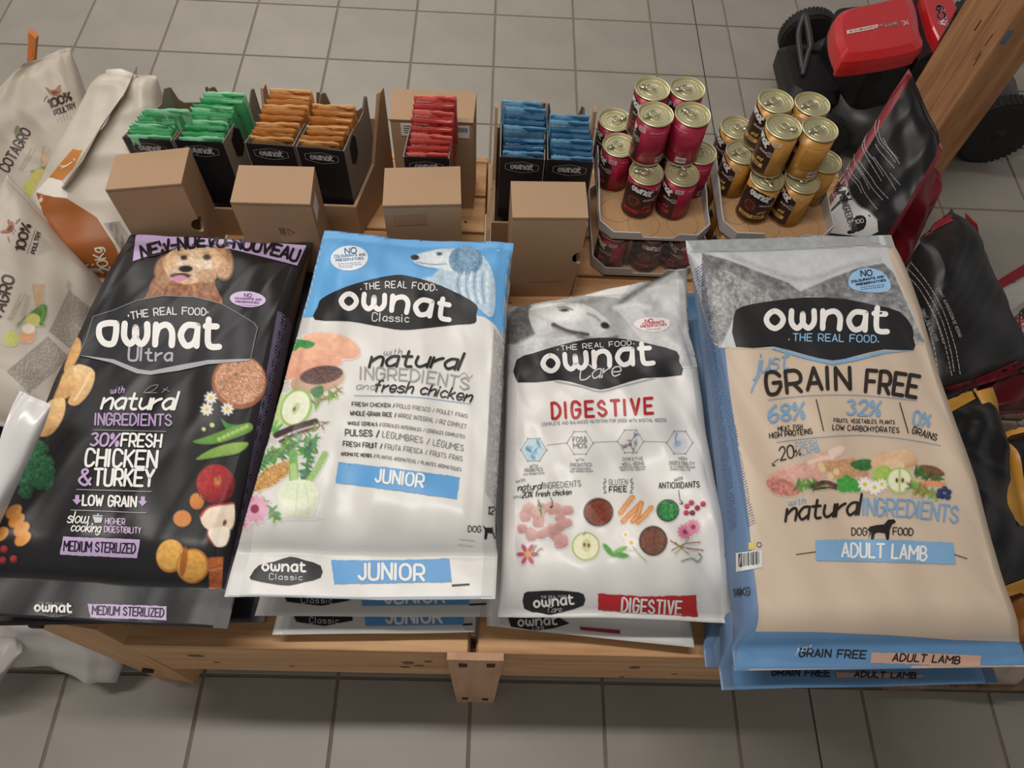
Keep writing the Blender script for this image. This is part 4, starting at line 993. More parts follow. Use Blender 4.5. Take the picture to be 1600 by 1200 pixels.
U.ink(text('LOW GRAIN', [(240, 812), (393, 816)], 28, 5.4, .05, 2.2), WHT)
U.ink(text('slow', [(196, 862), (253, 864)], 32, 3.6, .25, 1.4), WHT); U.ink(text('cooking', [(206, 886), (289, 890)], 26, 3.4, .25, 1.6), WHT)
U.ink(fill([(268, 845), (297, 847), (293, 862), (275, 863)], 6), (206, 202, 208), 'pot_mark', 2); U.ink(line([(270, 842), (296, 843)], 3), (206, 202, 208)); U.ink(line([(283, 838), (284, 842)], 4), (206, 202, 208))
U.ink(text('HIGHER', [(305, 866), (362, 868)], 17, 2.8, 0, 2.2), (206, 180, 214)); U.ink(text('DIGESTIBILITY', [(302, 889), (408, 893)], 17, 2.8, 0, 2), (206, 180, 214))
U.ink(fill([(184, 902), (405, 910), (397, 963), (174, 953)], 5, rough=.5), LAV, 'label_box', 1); U.ink(text('MEDIUM STERILIZED', [(186, 941), (391, 949)], 27, 3.8, .05, 2.1), (32, 28, 36))
logo(U, [(102, 1117), (207, 1120)], 17, 6, WHT); U.ink(text('THE REAL FOOD', [(112, 1096), (183, 1099)], 5, 1.1), (140, 138, 140)); U.ink(line([(110, 1124), (160, 1134), (215, 1124)], 2, True), (110, 110, 114)); U.ink(text('Ultra', [(150, 1131), (182, 1132)], 5, 1.2), (140, 138, 140))
U.ink(fill([(253, 1096), (482, 1103), (481, 1143), (262, 1136)], 5, rough=.5), LAV, 'label_box', 1); U.ink(text('MEDIUM STERILIZED', [(266, 1126), (473, 1134)], 24, 3.6, .05, 2.1), (32, 28, 36))
U.ink(fill(oval(715, 218, 52, 23, 4), 7), (206, 186, 216), 'round_label', 1); U.ink(text('NO', [(705, 212), (727, 213)], 10, 2), (96, 62, 120)); U.ink(text('COLOURANTS AND', [(678, 218), (754, 222)], 5, 1.4), (96, 62, 120)); U.ink(text('PRESERVATIVES', [(680, 228), (748, 231)], 5, 1.4), (96, 62, 120)); U.ink(micro((690, 232), (745, 234), (690, 238), 1, 1, 2), (96, 62, 120))
p = Pic(U, 'food_picture', 90, 320, 290, 625, (37, 36, 38))
BR = (226, 186, 128)
p.poly([(215, 330), (232, 335), (232, 370), (205, 420), (185, 424), (195, 385)], (214, 164, 104), .12, 9)
p.poly([(185, 430), (215, 408), (220, 450), (205, 495), (155, 512), (170, 465)], BR, .12, 9, (200, 150, 96)); p.poly([(215, 410), (250, 410), (274, 430), (262, 480), (225, 522), (196, 515), (215, 470)], (234, 200, 146), .12, 9, (206, 158, 104))
p.st([(262, 430), (240, 470), (215, 510)], 5, (240, 216, 170)); p.poly([(140, 515), (172, 502), (190, 512), (182, 560), (150, 606), (112, 610), (124, 560)], (232, 196, 140), .12, 9, (204, 154, 98)); p.done()
p = Pic(U, 'food_picture', -10, 615, 170, 1000, (37, 36, 38))
for cx, cy, r in ((115, 650, 26), (95, 690, 34), (135, 690, 24), (80, 740, 28), (120, 735, 36), (140, 715, 20), (75, 775, 20)): p.el(cx, cy, r, r*.95, (48, 106, 68), 0, .45, 5, (28, 76, 50), wob=.12)
for cx, cy in ((40, 830), (48, 855), (62, 880), (66, 908), (2, 895)): p.el(cx, cy, 27, 17, (226, 150, 70), -38, .06, 8, (236, 172, 92))
for cx, cy in ((12, 938), (40, 966), (8, 970)): p.el(cx, cy, 11, 11, (186, 60, 66), 0, .1, 5, (120, 30, 40))
p.done()
p = Pic(U, 'food_picture', 545, 375, 775, 820, (37, 36, 38))
p.el(690, 456, 79, 78, (156, 96, 66)); p.el(692, 452, 72, 68, (196, 146, 116), 0, .45, 3)
for cx, cy in ((608, 502), (597, 535), (656, 534)): p.flower(cx, cy, 19, (236, 234, 228), (232, 192, 60))
p.el(588, 592, 6, 6, (196, 214, 140)); p.el(612, 580, 7, 7, (196, 214, 140)); p.poly([(638, 562), (665, 578), (725, 580), (700, 600), (660, 600)], (66, 132, 60), .1); p.poly([(556, 628), (600, 612), (690, 580), (724, 576), (720, 600), (640, 630), (590, 636)], (116, 160, 72), .1, 8, (90, 138, 60))
for k in range(7): p.el(634+k*13, 622-k*6, 7.5, 7.5, (168, 200, 110), 0, 0, 5, (120, 160, 70))
p.poly([(566, 680), (610, 650), (670, 632), (716, 632), (690, 660), (630, 672)], (150, 180, 84), .08, 8, (110, 150, 66))
p.el(622, 750, 55, 56, (168, 42, 46), 0, .22, 7, (118, 22, 32)); p.el(628, 742, 10, 14, (190, 120, 70), 0, .2, 4, soft=8); p.st([(630, 738), (624, 722), (634, 716)], 3, (90, 60, 40)); p.done()
p = Pic(U, 'food_picture', 440, 770, 690, 1062, (37, 36, 38))
p.el(568, 800, 21, 24, (206, 128, 66), 0, .05, 6, (190, 110, 52)); p.el(526, 850, 26, 24, (206, 130, 70), 0, .05)
p.poly([(578, 845), (605, 816), (660, 806), (676, 812), (668, 880), (600, 882)], (240, 226, 206), .05, 8, (226, 204, 180)); p.st([(578, 845), (605, 816), (672, 806)], 6, (190, 60, 56)); p.poly([(600, 884), (660, 876), (652, 925), (618, 928)], (242, 232, 214), .05); p.st([(618, 928), (600, 900), (600, 884)], 4, (190, 70, 60)); p.el(648, 862, 5, 9, (100, 60, 40), 20)
p.el(492, 957, 41, 48, (196, 132, 62), 12, .05); p.el(490, 954, 37, 43, (232, 178, 92), 12, .12, 8); p.el(556, 986, 47, 50, (190, 120, 56), 10, .05); p.el(554, 986, 42, 45, (230, 170, 84), 10, .12, 8); p.el(530, 975, 10, 44, (176, 106, 50), 8)
p.poly([(602, 962), (644, 960), (640, 1052), (604, 1054)], (190, 108, 60), .2, 6, (160, 84, 44), smooth=0); p.st([(604, 1000), (640, 992)], 3, (220, 150, 100)); p.done()
U.ink(micro((806, 250), (838, 280), (668, 1000), 84, 1.3, 21, .9, 3), (128, 116, 148), 'small_lettering', 3)
U.ink(fill([(800, 250), (842, 290), (775, 620), (705, 940), (660, 1085), (648, 1050), (690, 860), (745, 560)], 5), (86, 77, 100), 'gusset_print', 0)
U.flush()
U2 = Bag('pet_food_sack', 'second black dog food sack, lying under the lavender banner sack', 'sack', under(U, ((-70, 978), (416, 972)), .645), .036, .040, (33, 32, 34), bw=.95, s0=.07, w0=.08, seed=8, gusset=(60, 54, 70))
frame(0, 350, 1.846)

# ------------------------------------------------------------------ blue and white sack stack
J = Bag('pet_food_sack', 'white dog food sack with blue top and pale dog, uppermost of its stack of three', 'sack', C([(351, 933), (774, 938), (802, 384), (508, 364)], [.80, .80, .825, .825]), .046, .042, (222, 219, 215), bw=.965, s0=.105, s1=.03, w0=.10, w1=.24, wr=.0044, seed=12, gusset=(206, 203, 200), nu=92, nv=150, rough=.34)
frame(340, 350, 1.846)
J.ink(fill([(300, 5), (570, 20), (862, 40), (850, 200), (835, 345), (800, 290), (770, 268), (740, 262), (660, 280), (300, 268), (234, 270)], 3), (100, 166, 220), 'blue_top', 0)
p = Pic(J, 'dog_picture', 545, 62, 812, 285, (100, 166, 220), 1.6, 1)
p.poly([(640, 130), (620, 150), (588, 165), (690, 205), (746, 238), (792, 268), (800, 180), (780, 110), (740, 78), (690, 90)], (178, 198, 214), .12, 8)
p.poly([(558, 96), (600, 82), (650, 72), (720, 72), (758, 92), (750, 130), (690, 138), (640, 130), (592, 122), (566, 110)], (214, 222, 228), .08, 8)
p.el(716, 106, 49, 42, (104, 140, 168), 0, .28, 6); p.el(724, 92, 30, 22, (126, 158, 182), 0, .2, 5)
for k in range(9): p.st([(690+k*11, 140), (680+k*12, 180), (700+k*10, 230)], 5, (130, 160, 184) if k % 2 else (206, 216, 224), True, .2)
p.el(569, 98, 12, 8, (40, 48, 58)); p.st([(575, 112), (620, 118), (660, 116)], 2.5, (110, 120, 130)); p.el(640, 88, 8, 4, (60, 70, 80)); p.st([(630, 83), (650, 82)], 2, (140, 150, 160)); p.done()
HX = [(281, 276), (290, 240), (302, 216), (360, 186), (430, 164), (500, 150), (545, 150), (620, 170), (690, 200), (747, 234), (746, 262), (742, 286), (690, 291), (600, 301), (530, 306), (460, 295), (380, 281)]
J.ink(fill(HX, 4, 3), BLK, 'logo_panel', 1)
J.ink(text('THE REAL FOOD', [(424, 193), (520, 186), (625, 196)], 19, 2.8, 0, 2.6, .3), (222, 220, 218)); J.ink(text('·', [(413, 192), (417, 192)], 5, 4), (222, 220, 218)); J.ink(text('·', [(632, 194), (636, 194)], 5, 4), (222, 220, 218))
logo(J, [(356, 244), (510, 252), (668, 278)], 42, 14.5, WHT)
J.ink(text('Classic', [(447, 281), (552, 285)], 23, 3.2, 0, 2.6), (204, 202, 200))
frm = (340, 350, 1.846)
J.ink(text('with', [(478, 380), (530, 378)], 20, 2.2, .3), (150, 148, 146)); J.ink(text('natural', [(437, 414), (570, 412), (700, 422)], 48, 7.5, .3, 1.4), BLK)
J.ink(text('INGREDIENTS', [(412, 448), (570, 455), (722, 480)], 34, 4.6, 0, 2.2), (160, 158, 157)); J.ink(text('and', [(398, 478), (452, 480)], 22, 2.2, .3), (150, 148, 146)); J.ink(text('fresh chicken', [(450, 484), (590, 492), (728, 514)], 32, 4.6, .28, 1.7), BLK)
J.ink(line([(393, 496), (560, 500), (730, 520)], 1.6, True), (110, 160, 206), 'rule_line'); J.ink(line([(698, 440), (712, 430), (725, 445), (735, 436)], 1.8, True), (150, 148, 146))
D1, D2 = (66, 64, 64), (130, 128, 127)
for s1, a, b, s2, c, d, h in (('FRESH CHICKEN /', (387, 526), (511, 530), 'POLLO FRESCO / POULET FRAIS', (516, 530), (720, 560), 11), ('WHOLE-GRAIN RICE /', (382, 552), (515, 558), 'ARROZ INTEGRAL / RIZ COMPLET', (520, 558), (716, 591), 12),
    ('WHOLE CEREALS /', (375, 579), (471, 584), 'CEREALES INTEGRALES / CÉRÉALES COMPLETES', (475, 584), (712, 619), 9), ('PULSES /', (368, 610), (466, 614), 'LEGUMBRES / LÉGUMES', (475, 615), (708, 656), 17),
    ('FRESH FRUIT /', (361, 641), (475, 648), 'FRUTA FRESCA / FRUITS FRAIS', (482, 649), (705, 685), 14), ('AROMATIC HERBS /', (355, 668), (456, 674), 'PLANTAS AROMATICAS / PLANTES AROMATIQUES', (460, 675), (702, 714), 9.5)):
    J.ink(text(s1, [a, b], h, max(2, h*.19)), D1); J.ink(text(s2, [c, ((c[0]+d[0])/2, (c[1]+d[1])/2-2), d], h, max(1.6, h*.13)), D2)
J.ink(fill([(348, 687), (520, 706), (698, 731), (689, 794), (510, 768), (339, 747)], 5, rough=.6), (96, 160, 214), 'label_box', 1); J.ink(text('JUNIOR', [(456, 744), (592, 759)], 36, 6.2, 0, 2.4, .3), WHT)
HXS = [(98, 1012), (120, 985), (165, 974), (210, 960), (250, 970), (297, 986), (297, 1020), (250, 1033), (205, 1043), (158, 1038), (98, 1026)]
J.ink(fill(HXS, 7, 2), BLK, 'logo_panel', 1); logo(J, [(130, 1000), (253, 1003)], 18, 6.4, WHT); J.ink(text('Classic', [(150, 1026), (245, 1028)], 17, 2.4, 0, 2.6), (200, 198, 196))
J.ink(fill([(328, 970), (500, 970), (668, 965), (675, 1033), (500, 1036), (336, 1039)], 5, rough=.6), (92, 156, 212), 'label_box', 1); J.ink(text('JUNIOR', [(408, 1025), (596, 1027)], 44, 8, 0, 2.4, .4), WHT)
J.ink(fill([(676, 1040), (727, 1037), (727, 1042), (676, 1046)], 6), (34, 32, 32), 'print_mark', 1)
J.ink(line([(30, 1072), (400, 1078), (790, 1074)], 3), (150, 190, 220), 'blue_edge', 1)
p = Pic(J, 'food_picture', 50, 300, 420, 880, (222, 219, 215))
p.poly([(245, 325), (300, 312), (370, 325), (410, 360), (400, 388), (340, 385), (280, 350)], (240, 190, 160), .08, 12, (226, 168, 140)); p.poly([(210, 370), (260, 352), (320, 362), (360, 395), (330, 420), (240, 440), (185, 452), (195, 400)], (238, 180, 150), .08, 12, (222, 160, 134))
p.poly([(205, 358), (222, 334), (250, 335), (282, 345), (262, 360), (238, 356), (225, 366)], (64, 140, 72), .2, 5)
p.poly([(215, 450), (300, 425), (365, 430), (350, 468), (280, 490), (225, 486)], (214, 180, 156), .05, 8, (190, 152, 128)); p.el(300, 436, 62, 26, (98, 70, 66), -8, .5, 3)
p.el(180, 540, 30, 52, (196, 214, 150), 20, .06, 8); p.el(228, 530, 44, 58, (150, 186, 96), 25, .06, 8); p.el(226, 530, 37, 50, (232, 236, 210), 25, .04, 8); p.el(226, 532, 9, 18, (196, 200, 160), 25); p.el(222, 534, 3, 6, (110, 70, 40), 25)
p.poly([(268, 480), (300, 466), (306, 490), (285, 505)], (70, 120, 70), .2, 4); p.sprig([(282, 520), (320, 500), (350, 478)], (132, 140, 82), 26, 13, 3)
p.sprig([(150, 580), (180, 600), (220, 640)], (110, 160, 90), 16, 18, 4); p.st([(170, 610), (215, 590), (282, 570)], 18, (70, 48, 50), True, .4); p.st([(180, 628), (230, 604), (275, 590)], 9, (96, 64, 60), True, .4); p.sprig([(200, 622), (260, 600), (318, 572)], (120, 140, 90), 20, 12, 5)
p.sprig([(110, 700), (170, 670), (290, 640)], (84, 130, 70), 60, 17, 6); p.sprig([(125, 680), (200, 640), (285, 620)], (96, 140, 80), 50, 15, 7)
p.poly([(92, 772), (130, 715), (175, 690), (210, 685), (205, 720), (150, 760)], (190, 146, 84), .4, 3)
p.poly([(208, 660), (228, 655), (232, 740), (208, 745)], (120, 168, 90), .15); p.sprig([(250, 740), (258, 700), (270, 640)], (70, 120, 80), 40, 15, 8); p.st([(262, 745), (285, 710), (310, 665)], 20, (150, 184, 110), True, .08); p.st([(222, 745), (218, 700)], 20, (172, 200, 130))
p.el(232, 798, 56, 54, (232, 234, 216), 0, .05, 10, (206, 212, 184)); p.poly([(200, 745), (270, 742), (285, 790), (180, 790)], (222, 230, 200), .05); p.st([(232, 750), (228, 800), (225, 845)], 2.5, (196, 206, 170)); p.st([(250, 750), (262, 800), (258, 840)], 2.5, (196, 206, 170)); p.el(232, 848, 56, 5, (206, 204, 200))
p.sprig([(130, 800), (160, 830), (165, 850)], (96, 140, 80), 20, 15, 9); p.flower(108, 822, 42, (222, 166, 190), (150, 60, 80), 13); p.el(95, 790, 14, 9, (206, 140, 166), 40); p.flower(74, 866, 18, (216, 150, 180), (150, 60, 80), 8); p.done()
J.ink(fill(oval(380, 100, 54, 36, -4), 7), (222, 228, 234), 'round_label', 1); J.ink(text('NO', [(368, 88), (400, 86)], 16, 2.8), (60, 110, 160))
for k, s_ in enumerate(('COLOURANTS AND', 'PRESERVATIVES')): J.ink(text(s_, [(338+k*5, 99+k*11), (426-k*6, 93+k*11)], 7, 1.2), (60, 110, 160))
J.ink(micro((348, 114), (412, 110), (352, 130), 3, 1.2, 4), (120, 140, 160))
J.ink(micro((795, 300), (836, 360), (770, 775), 62, 1.5, 31, .9, 3), (150, 148, 148), 'small_lettering', 3)
J.ink(text('12 kg', [(775, 836), (826, 842)], 21, 3, .1), (46, 44, 44)); J.ink(text('DOG', [(722, 886), (758, 888)], 16, 2.4), (46, 44, 44))
DOGS = [(763, 868), (772, 876), (790, 876), (806, 862), (815, 868), (806, 880), (802, 892), (803, 908), (796, 908), (792, 892), (778, 890), (775, 908), (768, 908), (770, 884)]
J.ink(fill(DOGS, 6), (30, 28, 28), 'dog_mark', 2); J.ink(micro((700, 900), (745, 905), (690, 930), 2, 1.2, 6), (120, 118, 118))
J.flush()
for (z, f, lab, by, sd) in ((.713, ((398, 962), (770, 964)), 'middle sack of the blue and white stack, showing a cut off JUNIOR strip', 0, 14), (.640, ((425, 992), (742, 988)), 'lowest sack of the blue and white stack, resting on the bench', 1, 15)):
    b = Bag('pet_food_sack', lab, 'sack', under(J, f, z), .034, .036, (214, 211, 207), bw=.965, s0=.085, w0=.10, seed=sd, gusset=(200, 197, 194))
    frame(340, 350, 1.846)
    y0 = 1068+by*58; x0 = 20*by
    b.ink(fill([(415+x0*.4, y0-30), (724-x0*.6, y0-32), (726-x0*.8, y0+30), (417+x0*.5, y0+34)], 5), (92, 156, 212), 'label_box', 1); b.ink(text('JUNIOR', [(484+x0*.15, y0+26), (655-x0*.4, y0+24)], 42, 7.6, 0, 2.4), WHT)
    b.ink(fill([(192+x0*1.4, y0+5), (215+x0, y0-20), (290, y0-40), (360, y0-20), (382+x0*.3, y0), (382+x0*.4, y0+18), (300+x0*.4, y0+34), (200+x0*1.4, y0+22)], 5), BLK, 'logo_panel', 1)
    b.ink(text('Classic', [(242+x0*1.2, y0+26), (332+x0*.9, y0+27)], 17, 2.2, 0, 2.6), (204, 202, 200)); logo(b, [(225+x0*1.3, y0+3), (345+x0*.6, y0+3)], 18, 6, WHT)
    b.ink(fill([(726-x0, y0+28), (775-x0*2, y0+26), (775-x0*2, y0+31), (726-x0, y0+33)], 6), (34, 32, 32), 'print_mark', 1)
    b.flush()

# ------------------------------------------------------------------ white sack with red word
def liftD(p, v): return .075*np.clip((v-.82)/.18, 0, 1)**1.5*np.clip((p+.15)/1.15, 0, 1)**1.4 + .012*np.exp(-((v-.9)/.08)**2-((p+.1)/.3)**2)
D = Bag('pet_food_sack', 'white dog food sack with grey dog photo and red DIGESTIVE strip', 'sack', C([(778, 962), (1150, 972), (1062, 452), (792, 478)], [.735, .735, .75, .735]), .056, .05, (226, 223, 220), bw=.985, s0=.015, s1=.025, w0=.13, w1=.18, wr=.0062, seed=23, gusset=(222, 219, 216), nu=92, nv=150, rough=.33, lift=liftD)
frame(750, 400, 1.967)
p = Pic(D, 'dog_picture', 70, 20, 700, 380, (226, 223, 220), 1.9)
p.poly([(70, 150), (110, 120), (300, 120), (430, 130), (480, 70), (590, 20), (640, 20), (690, 150), (700, 330), (600, 325), (400, 330), (78, 362)], (150, 150, 150), .10, 20, (196, 196, 196), smooth=0)
p.poly([(420, 150), (480, 80), (600, 40), (650, 180), (680, 320), (560, 318), (450, 200)], (190, 190, 190), .10, 30, (206, 206, 206)); p.st([(430, 145), (480, 110), (560, 60)], 16, (112, 112, 112), True, .2, 14); p.st([(415, 160), (470, 150), (520, 160)], 14, (216, 216, 216), True, .1, 10)
p.poly([(95, 175), (150, 150), (180, 190), (165, 245), (120, 270), (80, 260)], (108, 108, 108), .3, 9); p.poly([(150, 165), (230, 145), (320, 150), (390, 195), (392, 225), (330, 248), (240, 225), (180, 250)], (222, 221, 220), .08, 10, (196, 196, 196))
p.el(245, 175, 80, 24, (230, 229, 228), 8, .05, 8, soft=10); p.st([(225, 212), (270, 232), (330, 243)], 13, (70, 68, 68), True, .1, 5); p.st([(225, 220), (280, 244), (330, 252)], 7, (150, 148, 148), True, .1, 6); p.el(384, 214, 14, 10, (44, 42, 42), 20); p.el(260, 167, 14, 5, (62, 60, 60), -2, soft=4); p.st([(330, 178), (352, 186), (368, 200)], 6, (150, 148, 148), True, .1, 6); p.st([(240, 160), (262, 157), (285, 166)], 4, (120, 118, 118)); p.el(160, 275, 60, 26, (206, 206, 206), -20, .12, 8, soft=12)
p.poly([(78, 330), (120, 280), (250, 250), (420, 250), (660, 290), (700, 335), (400, 345), (78, 365)], (196, 196, 197), .12, 9); p.st([(300, 245), (360, 260), (420, 250)], 12, (120, 120, 120), True, .2, 8); p.done()
PD = [(113, 320), (165, 300), (230, 279), (330, 256), (400, 252), (470, 260), (530, 273), (605, 294), (612, 325), (620, 366), (500, 376), (430, 396), (370, 411), (310, 396), (240, 381), (115, 389)]
D.ink(fill(PD, 4, 2), (38, 37, 39), 'logo_panel', 1); D.ink(line([(230, 386), (310, 402), (370, 417), (440, 400), (535, 376)], 3.5, True), (176, 178, 180), 'silver_swoosh', 2)
D.ink(text('THE REAL FOOD', [(250, 293), (350, 284), (465, 276)], 15, 2.6, 0, 2.6, .3), (214, 212, 212)); D.ink(text('·', [(239, 292), (243, 292)], 5, 4), (214, 212, 212)); D.ink(text('·', [(473, 274), (477, 274)], 5, 4), (214, 212, 212))
logo(D, [(195, 357), (365, 342), (532, 331)], 47, 15, WHT); D.ink(text('Care', [(305, 383), (430, 370)], 44, 4.2, .3, 1.2), (200, 200, 202))
D.ink(text('DIGESTIVE', [(222, 500), (380, 492), (530, 484)], 46, 8.5, 0, 4.2), (178, 40, 44)); D.ink(text('COMPLETE AND BALANCED NUTRITION FOR DOGS WITH SPECIAL NEEDS', [(190, 522), (380, 512), (570, 509)], 9, 1.6), (150, 150, 152))
for cx, cy in ((165, 596), (307, 575), (462, 570), (613, 574)): D.ink(line([(cx-18, cy-35), (cx+18, cy-35), (cx+40, cy), (cx+18, cy+34), (cx-18, cy+34), (cx-40, cy)], 1.6, closed=True), (158, 158, 160), 'icon_outline', 1); [D.ink(fill(oval(cx+dx, cy+dy, 3, 3, 0, 6), 8), (158, 158, 160), 'icon_outline', 1) for dx, dy in ((-18, -35), (18, -35), (40, 0), (18, 34), (-18, 34), (-40, 0))]
for a, b in (((205, 582), (267, 575)), ((348, 573), (421, 570)), ((503, 569), (572, 572))): D.ink(line([a, b], 1.6), (158, 158, 160), 'icon_outline', 1)
D.ink(text('FOS&', [(286, 573), (328, 571)], 15, 2.4), (130, 130, 132)); D.ink(text('MOS', [(288, 592), (328, 590)], 15, 2.4), (130, 130, 132))
p = Pic(D, 'icon_picture', 122, 550, 210, 642, (226, 223, 220), 1.3); p.poly([(148, 562), (182, 562), (203, 596), (182, 630), (148, 630), (128, 596)], (190, 214, 226), .05, 8, smooth=0); p.blobs(165, 596, 26, 26, 9, 13, [(120, 166, 194), (150, 190, 210), (90, 140, 174)], 4, .4); p.done()
p = Pic(D, 'icon_picture', 425, 535, 500, 610, (226, 223, 220), 1.3); p.sprig([(440, 590), (460, 575), (480, 545)], (120, 122, 126), 12, 10, 2); p.sprig([(470, 598), (478, 580), (482, 570)], (130, 132, 136), 8, 8, 3); p.done()
p = Pic(D, 'icon_picture', 580, 535, 650, 612, (226, 223, 220), 1.3); p.el(612, 580, 24, 18, (206, 212, 220), -30); p.el(607, 578, 12, 9, (170, 184, 200), -30); p.st([(604, 575), (600, 560), (604, 545)], 4, (120, 160, 200)); p.done()
for rows in ((('WITH', (154, 652), (178, 650), 9), ('PROBIOTICS', (138, 665), (193, 661), 10), ('CON PROBIOTICOS', (134, 675), (198, 670), 5)), (('WITH', (294, 632), (318, 631), 9), ('PREBIOTICS', (277, 648), (342, 646), 10), ('CON PREBIOTICOS', (280, 657), (338, 656), 5), ('AUX PREBIOTIQUES', (276, 665), (346, 664), 5)),
    (('DIGESTIVE', (437, 629), (500, 627), 9), ('WELL-BEING', (435, 645), (504, 642), 10), ('BIENESTAR DIGESTIVO', (428, 653), (508, 651), 5), ('BIEN-ÊTRE DIGESTIF'.replace('Ê', 'E'), (432, 661), (506, 659), 5)), (('HIGH', (609, 627), (634, 629), 9), ('DIGESTIBILITY', (582, 641), (658, 645), 10), ('ALTA DIGESTIBILIDAD', (585, 650), (660, 653), 5), ('DIGESTIBILITE', (585, 658), (645, 661), 5))):
    for s_, a, b, h in rows: D.ink(text(s_, [a, b], h, max(1.1, h*.16)), (136, 136, 138))
D.ink(text('with', [(112, 697), (138, 694)], 11, 1.3, .3), (130, 128, 128)); D.ink(text('natural', [(117, 723), (190, 717)], 22, 3.0, .25, 1.4), (70, 68, 70)); D.ink(text('INGREDIENTS', [(195, 716), (310, 708)], 18, 2.5), (140, 140, 142)); D.ink(text('and', [(103, 746), (125, 744)], 11, 1.3, .3), (130, 128, 128)); D.ink(text('20% fresh chicken', [(129, 744), (280, 734)], 18, 2.7, .2, 1.8), (54, 52, 54)); D.ink(line([(215, 742), (222, 755), (218, 776), (213, 770), (218, 776), (225, 768)], 1.8), (54, 52, 54))
D.ink(text('GLUTEN', [(396, 705), (452, 704)], 17, 1.9), (130, 130, 132)); D.ink(text('FREE', [(397, 727), (451, 725)], 16, 3), (50, 50, 52))
for sx in (-1, 1):
    for k in range(6): a = -1.1+k*.42; cx, cy = 424+sx*(43-3*abs(k-2.5)*.4), 728-k*8; D.ink(fill(oval(cx, cy, 6, 2.4, sx*(-50 if k % 2 else 10), 8), 8), (150, 150, 152), 'laurel_mark', 1)
D.ink(text('with', [(597, 692), (622, 688)], 12, 1.5, .3), (70, 68, 70)); D.ink(text('ANTIOXIDANTS', [(550, 715), (674, 712)], 18, 2.8), (40, 38, 40)); D.ink(line([(610, 720), (614, 750), (622, 764), (612, 762), (622, 764), (622, 754)], 2, False), (54, 52, 54))
p = Pic(D, 'food_picture', 95, 745, 315, 950, (226, 223, 220))
rn = random.Random(5)
for k in range(26):
    cx, cy = rn.uniform(125, 280), rn.uniform(772, 862); s_ = rn.uniform(15, 20); cx = cx if cy < 830 else min(cx, 235); c = rn.choice([(224, 178, 172), (214, 164, 160), (232, 192, 184)]); a = rn.uniform(0, 1.5)
    p.poly([(cx+s_*1.1*math.cos(a+q*1.5708), cy+s_*math.sin(a+q*1.5708)) for q in range(4)], c, .06, 9, [v*.84 for v in c], smooth=3)
p.poly([(232, 862), (265, 858), (270, 890), (240, 902), (228, 888)], (218, 170, 166), .06, 9, (190, 140, 138)); p.sprig([(188, 790), (186, 770), (180, 756)], (90, 120, 80), 8, 8, 3)
p.flower(146, 917, 34, (196, 84, 116), (216, 170, 90), 6); p.st([(165, 925), (180, 905), (190, 900)], 4, (120, 110, 80)); p.st([(160, 915), (172, 890)], 4, (110, 130, 80)); p.done()
p = Pic(D, 'food_picture', 278, 735, 535, 945, (226, 223, 220))
p.el(364, 788, 46, 44, (70, 58, 54)); p.el(365, 788, 42, 39, (128, 62, 48), 0, .45, 3)
for a, b, c in (((432, 790), (450, 765), (468, 742)), ((440, 815), (460, 795), (495, 760)), ((470, 815), (485, 795), (494, 762)), ((485, 818), (505, 800), (525, 775))): p.st([a, b, c], 17, (214, 140, 84), True, .08); p.st([a, b, c], 5, (232, 180, 130), True, .05)
p.el(325, 893, 43, 44, (150, 176, 84)); p.el(325, 893, 39, 40, (232, 228, 196), 0, .04, 8); p.el(327, 890, 14, 20, (206, 204, 150)); p.el(321, 888, 3.5, 6, (100, 60, 30)); p.el(334, 890, 3.5, 6, (100, 60, 30)); p.st([(325, 850), (318, 858)], 3, (110, 90, 50))
p.el(395, 905, 26, 9, (92, 160, 74), 50, .1, 6); p.el(430, 905, 26, 8, (120, 180, 90), -25, .1, 6); p.el(432, 920, 26, 9, (84, 150, 70), 5, .1, 6); p.st([(385, 890), (412, 925)], 2.5, (90, 130, 70)); p.flower(447, 857, 15, (240, 238, 232), (226, 190, 60)); p.flower(465, 882, 20, (240, 238, 232), (226, 190, 60)); p.st([(470, 895), (490, 918), (510, 938)], 2.5, (130, 160, 90)); p.done()
p = Pic(D, 'food_picture', 485, 740, 705, 950, (226, 223, 220))
p.el(577, 783, 35, 35, (58, 66, 60)); p.el(577, 782, 31, 30, (52, 128, 66), 0, .55, 4); p.el(532, 876, 44, 46, (70, 56, 50)); p.el(532, 876, 39, 40, (118, 76, 62), 0, .4, 3)
for cx, cy, c in ((650, 759, (176, 52, 84)), (636, 770, (190, 70, 96)), (668, 775, (150, 40, 70)), (634, 790, (180, 60, 90)), (653, 790, (110, 34, 54)), (686, 763, (182, 60, 90))): p.el(cx, cy, 9, 9, c, 0, .05, 5, [v*.7 for v in c])
p.flower(630, 848, 24, (214, 120, 150), (120, 60, 70), 12); p.flower(655, 833, 24, (222, 140, 166), (140, 70, 76), 12)
for a, b, c in (((585, 875), (620, 895), (685, 905)), ((600, 915), (625, 890), (640, 868)), ((590, 905), (630, 885), (675, 880)), ((600, 880), (620, 900), (640, 915))): p.st([a, b, c], 4, (150, 96, 80) if a[0] < 595 else (120, 150, 80), True, .2)
p.st([(620, 938), (650, 930), (668, 940), (680, 925), (672, 915)], 5, (110, 140, 90), True, .3); p.done()
D.ink(fill([(136, 1036), (165, 1030), (228, 1027), (280, 1030), (318, 1038), (318, 1072), (260, 1090), (220, 1103), (190, 1098), (136, 1082)], 5, 2), (34, 33, 35), 'logo_panel', 1); D.ink(text('THE REAL FOOD', [(187, 1050), (266, 1048)], 7.5, 1.2), (190, 188, 188)); logo(D, [(167, 1077), (288, 1066)], 19, 6.4, WHT); D.ink(text('Care', [(208, 1094), (250, 1090)], 17, 1.9, .3, 1.2), (200, 200, 202))
